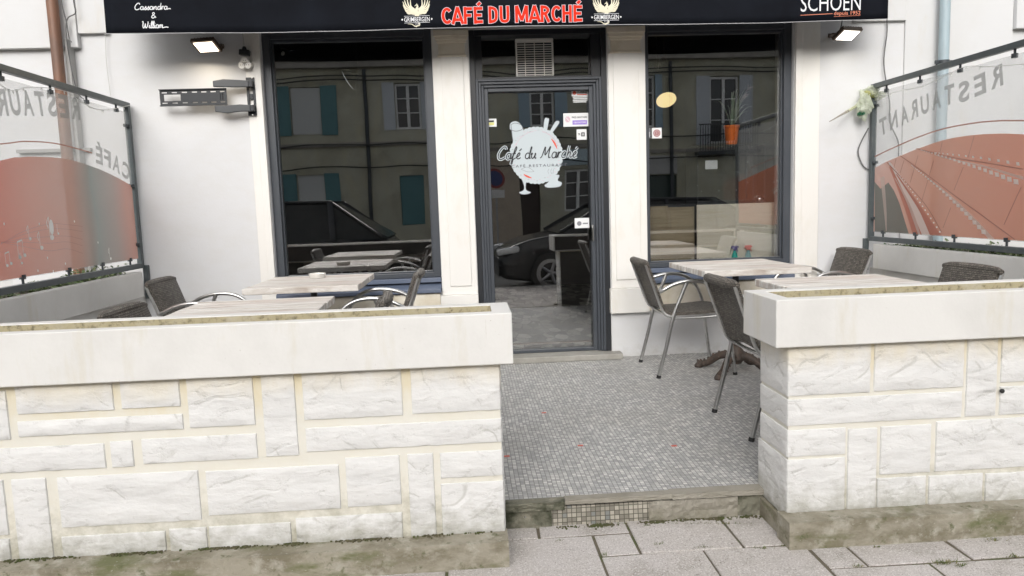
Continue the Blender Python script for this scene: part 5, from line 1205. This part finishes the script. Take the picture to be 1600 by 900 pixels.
def make_chair(label, loc, rz):
    t = thing('terrace_chair', label, 'chair', loc, rz, 'wicker and aluminium chairs on the terrace')
    b = MB(); strip(b, [(.235, .418), (.20, .436), (.05, .428), (-.12, .425), (-.19, .44)], .215, .022, crown=.012, wf=lambda u: 1 - .06 * u); o = b.build('seat', WICK, t, smooth_=True); auto_uv(o)
    b = MB(); strip(b, [(-.155, .425), (-.195, .455), (-.235, .56), (-.285, .70), (-.31, .765)], .20, .020, crown=.018, wf=lambda u: .93 + .12 * u); o = b.build('backrest', WICK, t, smooth_=True); auto_uv(o)
    b = MB(); pts = [(-.315 - .016 * (1 - (v / 5) ** 2), v / 5 * .222, .775 - .004 * abs(v / 5)) for v in range(-5, 6)]
    b.tube(pts, [.014, .024] + [.026] * 7 + [.024, .014], 12); o = b.build('top_roll', WICK, t, smooth_=True); auto_uv(o)
    b = MB(); b.tube([(.243, -.2, .416), (.247, 0, .412), (.243, .2, .416)], .012, 10); o = b.build('seat_edge_roll', WICK, t, smooth_=True); auto_uv(o)
    for s_ in (-1, 1):
        y = .262 * s_
        b = MB(); b.tube(smooth([(-.235, y * .95, .585), (-.215, y, .600), (-.15, y, .632), (-.05, y, .652), (.05, y, .643), (.13, y, .60), (.185, y, .52), (.215, y, .42), (.24, y, .22), (.268, y, .012)], 5), .0125, 12); b.build('front_leg', ALU, t, smooth_=True)
        b = MB(); b.tube([(.2665, y, .02), (.2692, y, 0)], [.0145, .015], 12); b.build('rubber_foot', RUBBER, t)
        b = MB(); b.tube(smooth([(-.255, y * .98, .012), (-.20, y * .98, .22), (-.15, y * .98, .42), (-.09, y * .98, .57), (-.06, y * .99, .645)], 4), .0125, 12); b.build('rear_leg', ALU, t, smooth_=True)
        b = MB(); b.tube([(-.2535, y * .98, .02), (-.2575, y * .98, 0)], [.0145, .015], 12); b.build('rubber_foot', RUBBER, t)
        b = MB(); b.tube([(-.15, y * .97, .402), (.05, y * .9, .40), (.20, y * .97, .41)], .009, 10); b.build('seat_rail', ALU, t, smooth_=True)
    b = MB(); b.tube([(-.155, -.255, .40), (-.155, .255, .40)], .009, 10); b.build('cross_bar', ALU, t, smooth_=True); b = MB(); b.tube([(.19, -.255, .402), (.19, .255, .402)], .009, 10); b.build('cross_bar', ALU, t, smooth_=True)
    for s_ in (-1, 1):
        b = MB(); b.tube(smooth([(-.14, .21 * s_, .405), (-.205, .205 * s_, .44), (-.26, .21 * s_, .58), (-.325, .215 * s_, .765)], 4), .009, 8); b.build('back_frame', ALU, t, smooth_=True)
    return t
ch = make_chair('fully visible wicker armchair between the door and the right window table', (1.51, 5.07, 0), 0)
PI = math.pi
dup(ch, (1.61, 3.715, 0), .02, 'wicker armchair half hidden by the left end of the right low wall')
dup(ch, (2.50, 5.22, 0), PI + .03, 'wicker armchair facing left on the far side of the right window table')
dup(ch, (2.39, 3.80, 0), PI + .02, 'wicker chair at the far right whose back top just shows above the low wall')
dup(ch, (-1.68, 4.92, 0), 0, 'wicker armchair left of the window table on the left, leaning back against open floor')
dup(ch, (-1.26, 3.45, 0), 0, 'wicker chair at the far left, only the top of its back above the low wall')
dup(ch, (-.635, 4.80, 0), PI, 'wicker armchair seen edge-on under the left window sill')
dup(ch, (-.715, 3.50, 0), PI + .06, 'wicker chair with its rolled top just above the low wall, right of the left tables')
# ================================================================== TABLES
def make_table(label, loc, rz, w, d):
    t = thing('terrace_table', label, 'table', loc, rz, 'whitewashed plank tables on the terrace')
    b = MB(); r = random.Random(2); n = 6; y = -d / 2
    for i in range(n):
        dy = d / n * r.uniform(.85, 1.15) if i < n - 1 else d / 2 - y
        zt_ = .7405 + r.uniform(-.0012, .001); e = r.uniform(-.003, .003); b.box(-w / 2 + e, w / 2 + e, y + .002, y + dy - .002, .702, zt_); y += dy
    b.build('tabletop', PLANK, t, bevel=.005)
    b = MB(); b.tube([(0, 0, .09), (0, 0, .69)], .022, 16); b.lathe([(.05, .69), (.05, .698), (.17, .6985), (.17, .7015), (0, .7015)], seg=4); b.build('column', BLACKM, t, smooth_=True)
    b = MB(); b.lathe([(.02, .26), (.04, .22), (.03, .18), (.055, .14), (.06, .09), (.04, .06), (.0, .06)], seg=16); b.build('column_foot', IRON, t, smooth_=True)
    for k in range(4):
        a = math.pi / 4 + k * math.pi / 2; c, s_ = math.cos(a), math.sin(a); b = MB()
        pr = smooth([(.03, .105), (.08, .112), (.14, .088), (.19, .05), (.23, .032), (.265, .026), (.28, .016)], 4)
        b.tube([(c * x, s_ * x, z) for x, z in pr], [.030 - .012 * i / len(pr) for i in range(len(pr))], 10)
        for q in range(7):   # acanthus ribs
            x, z = pr[3 + q * 3]; b.tube([(c * x - s_ * .03, s_ * x + c * .03, z - .012), (c * (x + .01), s_ * (x + .01), z + .024), (c * x + s_ * .03, s_ * x - c * .03, z - .012)], [.004, .010, .004], 6)
        b.lathe([(.0, 0), (.028, 0), (.03, .012), (.018, .03), (0, .034)], (c * .275, s_ * .275, 0), 14)
        b.build('claw_foot', IRON, t, smooth_=True)
    return t
tb = make_table('plank-topped table in front of the right window with an ornate iron foot', (1.815, 4.90, 0), .03, .70, .76)
dup(tb, (1.94, 3.62, 0), 0.02, 'plank-topped table just behind the right low wall')
dup(tb, (-1.02, 4.92, 0), -.0, 'plank-topped table under the left window with an ashtray on it')
dup(tb, (-1.06, 3.60, 0), .03, 'plank-topped table just behind the left low wall')
p = atZ(496, 434, .742); b = MB(); b.lathe([(.0, 0), (.052, 0), (.058, .03), (.050, .032), (.044, .010), (0, .009)], (0, 0, 0), 24); o = b.build('ashtray', mat('pale_glass_ashtray', (.60, .58, .54), .25), smooth_=True); o.location = (p.x, min(p.y, 5.24), .742)
tag(o, 'small pale round ashtray on the left window table', 'ashtray')

# ================================================================== ACROSS THE STREET (seen in the glass)
YO = -13.68
OL = mat('olive_render', (.47, .46, .37), .85, bump=(3, .3, .02), var=[(1.0, (.32, .31, .23), .4, .7), (4, (.50, .46, .32), .5, .8, (1, 1, .3))])
BEI = mat('beige_render', (.50, .42, .33), .85, var=(2, (.40, .34, .27), .4, .7)); GRS = mat('grey_stone', (.33, .31, .28), .85, bump=(10, .4, .01), var=(3, (.22, .21, .18), .4, .7))
BLUES = mat('blue_grey_shutter', (.30, .40, .47), .6, bump=(20, .2, .004, (1, 1, 4))); TEAL = mat('teal_shutter', (.085, .20, .215), .55, bump=(20, .2, .004, (1, 1, 4))); LTS = mat('light_shutter', (.50, .53, .56), .6)
WF = mat('white_window_frame', (.72, .72, .70), .5); PANE = mat('dark_window_pane', (.02, .022, .025), .08, spec=.6); ROLL = mat('white_roller_shutter', (.52, .53, .52), .5, bump=(60, .5, .01, (.01, .01, 1))); ROOF = mat('clay_roof', (.30, .15, .10), .8, bump=(20, .5, .02))
def far_window(parent, xc, w, z0, z1, kind, sh=BLUES, shl=True, shr=True):
    f = MB(); y = YO + .0
    if kind == 'roll':
        f.box(xc - w / 2, xc + w / 2, y - .10, y - .06, z0, z1); return f.build('roller_shutter', ROLL, parent)
    if kind == 'panel':
        f.box(xc - w / 2, xc + w / 2, y - .1, y - .06, z0, z1); return f.build('closed_shutter', TEAL, parent, bevel=.01)
    frame_ring(f, xc - w / 2, xc + w / 2, z0, z1, .06, .06, .07, .07, y - .14, y - .08); f.box(xc - .045, xc + .045, y - .14, y - .075, z0 + .07, z1 - .07)
    for q in (.36, .68): f.box(xc - w / 2 + .061, xc - .046, y - .135, y - .085, z0 + (z1 - z0) * q - .015, z0 + (z1 - z0) * q + .015); f.box(xc + .046, xc + w / 2 - .061, y - .135, y - .085, z0 + (z1 - z0) * q - .015, z0 + (z1 - z0) * q + .015)
    o = f.build('window', WF, parent)
    g = MB(); g.box(xc - w / 2 + .02, xc + w / 2 - .02, y - .16, y - .145, z0 + .02, z1 - .02); g.build('pane', PANE, o)
    for on, s_ in ((shl, -1), (shr, 1)):
        if not on: continue
        g = MB(); a = xc + s_ * (w / 2 + .02); c = a + s_ * (w * .48); lo, hi = min(a, c), max(a, c)
        g.box(lo, hi, y + .003, y + .04, z0 - .03, z1 + .03)
        for q in (.25, .8): g.box(lo + .02, hi - .02, y + .0405, y + .055, z0 + (z1 - z0) * q - .02, z0 + (z1 - z0) * q + .02)
        g.build('shutter', sh, o)
    return o
def far_house(label, x0, x1, zc, wm, wins, holes, band, roofm=ROOF):
    t = thing('house', label, 'house')
    b = MB(); 
    # facade faces the cafe (+Y): front sheet at YO, reveals towards -Y
    wall_holes(b, x0, x1, PZ - .2, zc, holes, YO, YO - .18); b.box(x0, x1, YO - 8, YO - .5, PZ - .2, zc); b.build('wall', wm, t)
    for w in wins: far_window(t, *w)
    b = MB()
    for z in band: b.box(x0, x1, YO + .001, YO + .07, z, z + .12)
    b.box(x0 - .0, x1 + .0, YO + .001, YO + .28, zc - .22, zc); b.build('string_course', GRS, t)
    b = MB(); b.add([(x0, YO + .4, zc), (x1, YO + .4, zc), (x1, YO - 4, zc + 2.6), (x0, YO - 4, zc + 2.6), (x0, YO - 8.4, zc), (x1, YO - 8.4, zc)], [(0, 1, 2, 3), (3, 2, 5, 4), (0, 3, 4), (1, 5, 2)]); b.build('roof', roofm, t)
    return t
H1 = [(-5.55, -4.60, 3.68, 5.2), (-2.17, -1.33, 3.75, 5.27), (-5.47, -4.62, .85, 2.35), (-2.13, -1.35, .62, 2.25)]
t = far_house('olive rendered two-storey house across the street with teal and grey shutters', -9.5, .55, 5.98, OL,
  [(-5.07, .93, 3.7, 5.18, 'roll'), (-1.75, .82, 3.77, 5.25, 'win', LTS), (-5.05, .84, .86, 2.34, 'roll'), (-1.74, .77, .63, 2.24, 'panel')], H1, [3.25])
for x0, x1, z0, z1 in ((-4.58, -4.05, 3.65, 5.23), (-6.1, -5.57, 3.65, 5.23), (-4.6, -4.1, .8, 2.4), (-6.0, -5.5, .8, 2.4)):
    b = MB(); b.box(x0, x1, YO + .003, YO + .045, z0, z1); b.build('open_shutter', TEAL, t, bevel=.01)
H2 = [(3.13, 3.95, 3.7, 4.95), (2.75, 3.40, PZ, 2.25), (4.25, 5.15, .9, 2.3)]
t = far_house('olive house with beige ground floor and shop sign across the street', .56, 5.2, 5.95, OL, [(3.54, .8, 3.72, 4.93, 'win', BLUES), (4.70, .88, .92, 2.28, 'win', BLUES, False, False)], H2, [3.0])
b = MB(); b.box(1.3, 2.73, YO + .003, YO + .03, PZ, 2.75); b.build('beige_render_panel', BEI, t); b = MB(); b.box(2.76, 3.39, YO - .15, YO - .1, PZ, 2.24); b.build('house_door', mat('dark_brown_door', (.04, .025, .02), .5), t)
b = MB(); b.box(3.6, 5.1, YO + .01, YO + .06, 2.42, 2.95); b.build('sign_board', mat('pale_blue_board', (.42, .52, .56), .6), t)
H3 = [(6.0, 6.5, 3.6, 5.3), (8.36, 9.34, 3.0, 5.22), (5.6, 7.2, PZ, 2.0)]
t = far_house('olive house with a small balcony and pale shutters across the street', 5.21, 14, 6.0, OL, [(6.22, .5, 3.62, 5.28, 'win', BLUES, False, True), (8.85, .96, 3.02, 5.2, 'win', LTS)], H3, [2.75])
b = MB()
for i in range(24): b.box(7.9 + i * .085, 7.92 + i * .085, YO + .40, YO + .42, 2.75, 3.60)
b.box(7.85, 9.95, YO + .39, YO + .43, 3.6, 3.64); b.box(7.85, 9.95, YO + .002, YO + .45, 2.62, 2.74); b.build('balcony_railing', BLACKM, t)
b = MB(); b.box(5.4, 7.2, YO + .01, YO + .05, 2.02, 2.65); b.build('sign_board', mat('grey_board', (.40, .40, .39), .6), t)
b = MB(); b.box(5.61, 7.19, YO - .16, YO - .1, PZ, 1.99); b.build('shop_door', mat('dark_green_door', (.03, .05, .045), .4), t)
far_house('plain grey house beyond the left end of the street', -20, -9.6, 6.6, GRS, [(-12, .9, 3.6, 5.1, 'win'), (-15, .9, 3.6, 5.1, 'win'), (-17.5, .9, .9, 2.3, 'win')], [(-12.46, -11.54, 3.58, 5.12), (-15.46, -14.54, 3.58, 5.12), (-17.96, -17.04, .88, 2.32)], [3.1])
far_house('plain beige house beyond the right end of the street', 14.1, 24, 6.3, BEI, [(16.5, .9, 3.6, 5.1, 'win'), (19.5, .9, 3.6, 5.1, 'win')], [(16.04, 16.96, 3.58, 5.12), (19.04, 19.96, 3.58, 5.12)], [3.1])
for x, lab in ((-3.12, 'dark vertical rainwater pipe between the teal and pale shuttered windows across the street'), (2.45 + 4.55, 'dark vertical pipe beside the small balcony house across the street')):
    b = MB(); b.tube([(x, YO + .1, PZ), (x, YO + .1, 5.7)], .06, 10); tag(b.build('rain_pipe', DKMET), lab, 'drain pipe')
for z, sag, lab in ((5.55, .12, 'upper pair of street cables along the opposite facades'), (3.32, .05, 'black cable along the string course of the opposite facades'), (2.62, .1, 'lower black cable sagging along the opposite facades')):
    b = MB(); pts = [(x, YO + .22, z - sag * abs(math.sin(x * .8)) + .04 * math.sin(x * 2.2)) for x in range(-10, 14)]; b.tube(smooth(pts, 3), .022, 6)
    if z > 5: b.tube([(x, y, q - .13) for x, y, q in smooth(pts, 3)], .022, 6)
    tag(b.build('facade_cable', RUBBER), lab, 'cable')
# traffic sign
px = 2 * 5.66 - (-8.7); s = atY(765, 276, px); t = thing('traffic_sign', 'round dark red and blue no-parking sign on a pole across the street', 'road sign', (s.x + .85, -8.7 - .9, PZ - .02))
h_ = s.z - PZ
b = MB(); b.tube([(0, 0, 0), (0, 0, h_ + .25)], .03, 10); b.build('pole', mat('galvanised_pole', (.4, .4, .4), .5, .5), t)
b = MB(); b.lathe([(0, .03), (.29, .03), (.29, .045), (0, .045)], (0, 0, h_), 32, 0, Matrix.Rotation(-math.pi / 2, 3, 'X')); b.build('sign_disc', mat('dark_red_sign', (.25, .03, .03), .4), t)
b = MB(); b.lathe([(0, .046), (.22, .046), (.22, .05), (0, .05)], (0, 0, h_), 32, 0, Matrix.Rotation(-math.pi / 2, 3, 'X')); b.build('sign_field', mat('dark_blue_sign', (.03, .05, .16), .4), t)
b = MB(); b.box(-.25, .25, .03, .045, h_ - .55, h_ - .33); b.build('sign_plate', WF, t)
# parked cars
PAINTB = mat('black_car_paint', (.012, .013, .015), .15, spec=.7); CGL = mat('dark_car_glass', (.015, .018, .02), .12, spec=.3); CHR = mat('chrome', (.32, .32, .33), .3, 1)
def car(label, x, y, s_, hi):
    """nose at local x=0, tail at +4.3; s_=+1 nose to the left of the street picture"""
    t = thing('parked_car', label, 'car', (x, y, PZ - .15), 0 if s_ > 0 else PI)
    st = [(0, .30, .55, .62), (.12, .24, .72, .76), (.5, .20, .86, .86), (1.15, .20, .97, .89), (2.4, .20, 1.0, .90), (3.6, .20, 1.02, .89), (4.15, .24, 1.0, .80), (4.3, .32, .85, .70)]
    b = MB(); vs = []; n = 7
    for (x_, zb, zt_, w) in st:
        for (u, v) in ((-.96, 0), (-1, .35), (-1, .7), (-.9, 1), (.9, 1), (1, .7), (1, .35), (.96, 0)): vs.append((x_, u * w, zb + (zt_ - zb) * v))
    fs = [(i * 8 + k, i * 8 + (k + 1) % 8, (i + 1) * 8 + (k + 1) % 8, (i + 1) * 8 + k) for i in range(len(st) - 1) for k in range(8)]
    fs += [tuple(range(8)), tuple(reversed(range((len(st) - 1) * 8, len(st) * 8)))]
    b.add(vs, fs); b.build('body', PAINTB, t, smooth_=True, bevel=.03)
    R = hi; cs = [(1.0, .96, .84), (1.75, R - .06, .66), (2.3, R, .64), (3.3, R - .03, .64), (4.1 if hi < 1.55 else 4.2, 1.0, .80)]
    b = MB(); vs = [];
    for (x_, z, w) in cs: vs += [(x_, -w, z), (x_, w, z)]
    vs2 = [(1.0, -.84, .95), (4.15, -.82, .97), (1.0, .84, .95), (4.15, .82, .97)]
    m_ = len(vs); b.add(vs + vs2, [(2 * i, 2 * i + 1, 2 * i + 3, 2 * i + 2) for i in range(4)] + [(0, 2, 4, 6, 8, m_ + 1, m_), (1, m_ + 2, m_ + 3, 9, 7, 5, 3)]); b.build('cabin_glass', CGL, t)
    b = MB(); b.add([(1.7, -.665, R - .05), (1.7, .665, R - .05), (2.3, .65, R + .012), (2.3, -.65, R + .012), (3.3, .65, R - .015), (3.3, -.65, R - .015)], [(0, 1, 2, 3), (3, 2, 4, 5)])
    for q in (-1, 1):
        b.tube([(1.0, q * .845, .97), (1.75, q * .665, R - .05), (2.3, q * .65, R), (3.3, q * .65, R - .02), (4.12, q * .80, 1.0)], .03, 6); b.tube([(2.5, q * .87, .98), (2.5, q * .655, R)], .03, 6); b.tube([(3.35, q * .86, .98), (3.3, q * .655, R - .02)], .05, 6)
    b.build('roof', PAINTB, t)
    for q in (-1, 1):
        for wx in (.82, 3.45):
            b = MB(); Rm = Matrix.Rotation(math.pi / 2, 3, 'X'); b.lathe([(.20, -.1), (.31, -.1), (.325, -.06), (.325, .06), (.31, .1), (.20, .1)], (wx, q * .82, .325), 28, 0, Rm, False); w = b.build('wheel', RUBBER, t, smooth_=True)
            b = MB(); b.lathe([(.175, -.105), (.235, -.105), (.235, .105), (.175, .105), (.175, -.105)], (wx, q * .82, .325), 28, 0, Rm, False)
            for k in range(5):
                a = k * 1.2566; b.tube([(wx, q * .90, .325), (wx + .2 * math.cos(a), q * .91, .325 + .2 * math.sin(a))], [.035, .02], 6)
            b.build('rim', CHR, w)
        b = MB(); b.box(.05, .42, min(q * .60, q * .80), max(q * .60, q * .80), .62, .72, 0, Matrix.Rotation(-.12, 4, 'Y')); b.build('headlight', mat('headlight_lens', (.6, .62, .64), .1), t, bevel=.03)
        b = MB(); b.box(1.5, 1.62, min(q * .9, q * 1.06), max(q * .9, q * 1.06), 1.0, 1.12); b.build('wing_mirror', PAINTB, t, bevel=.03)
    return t
car('black parked car at the kerb reflected nose-left in the cafe door', .78, -1.35, 1, 1.46)
car('dark parked car at the kerb reflected in the left window', -5.45, -1.35, 1, 1.6)
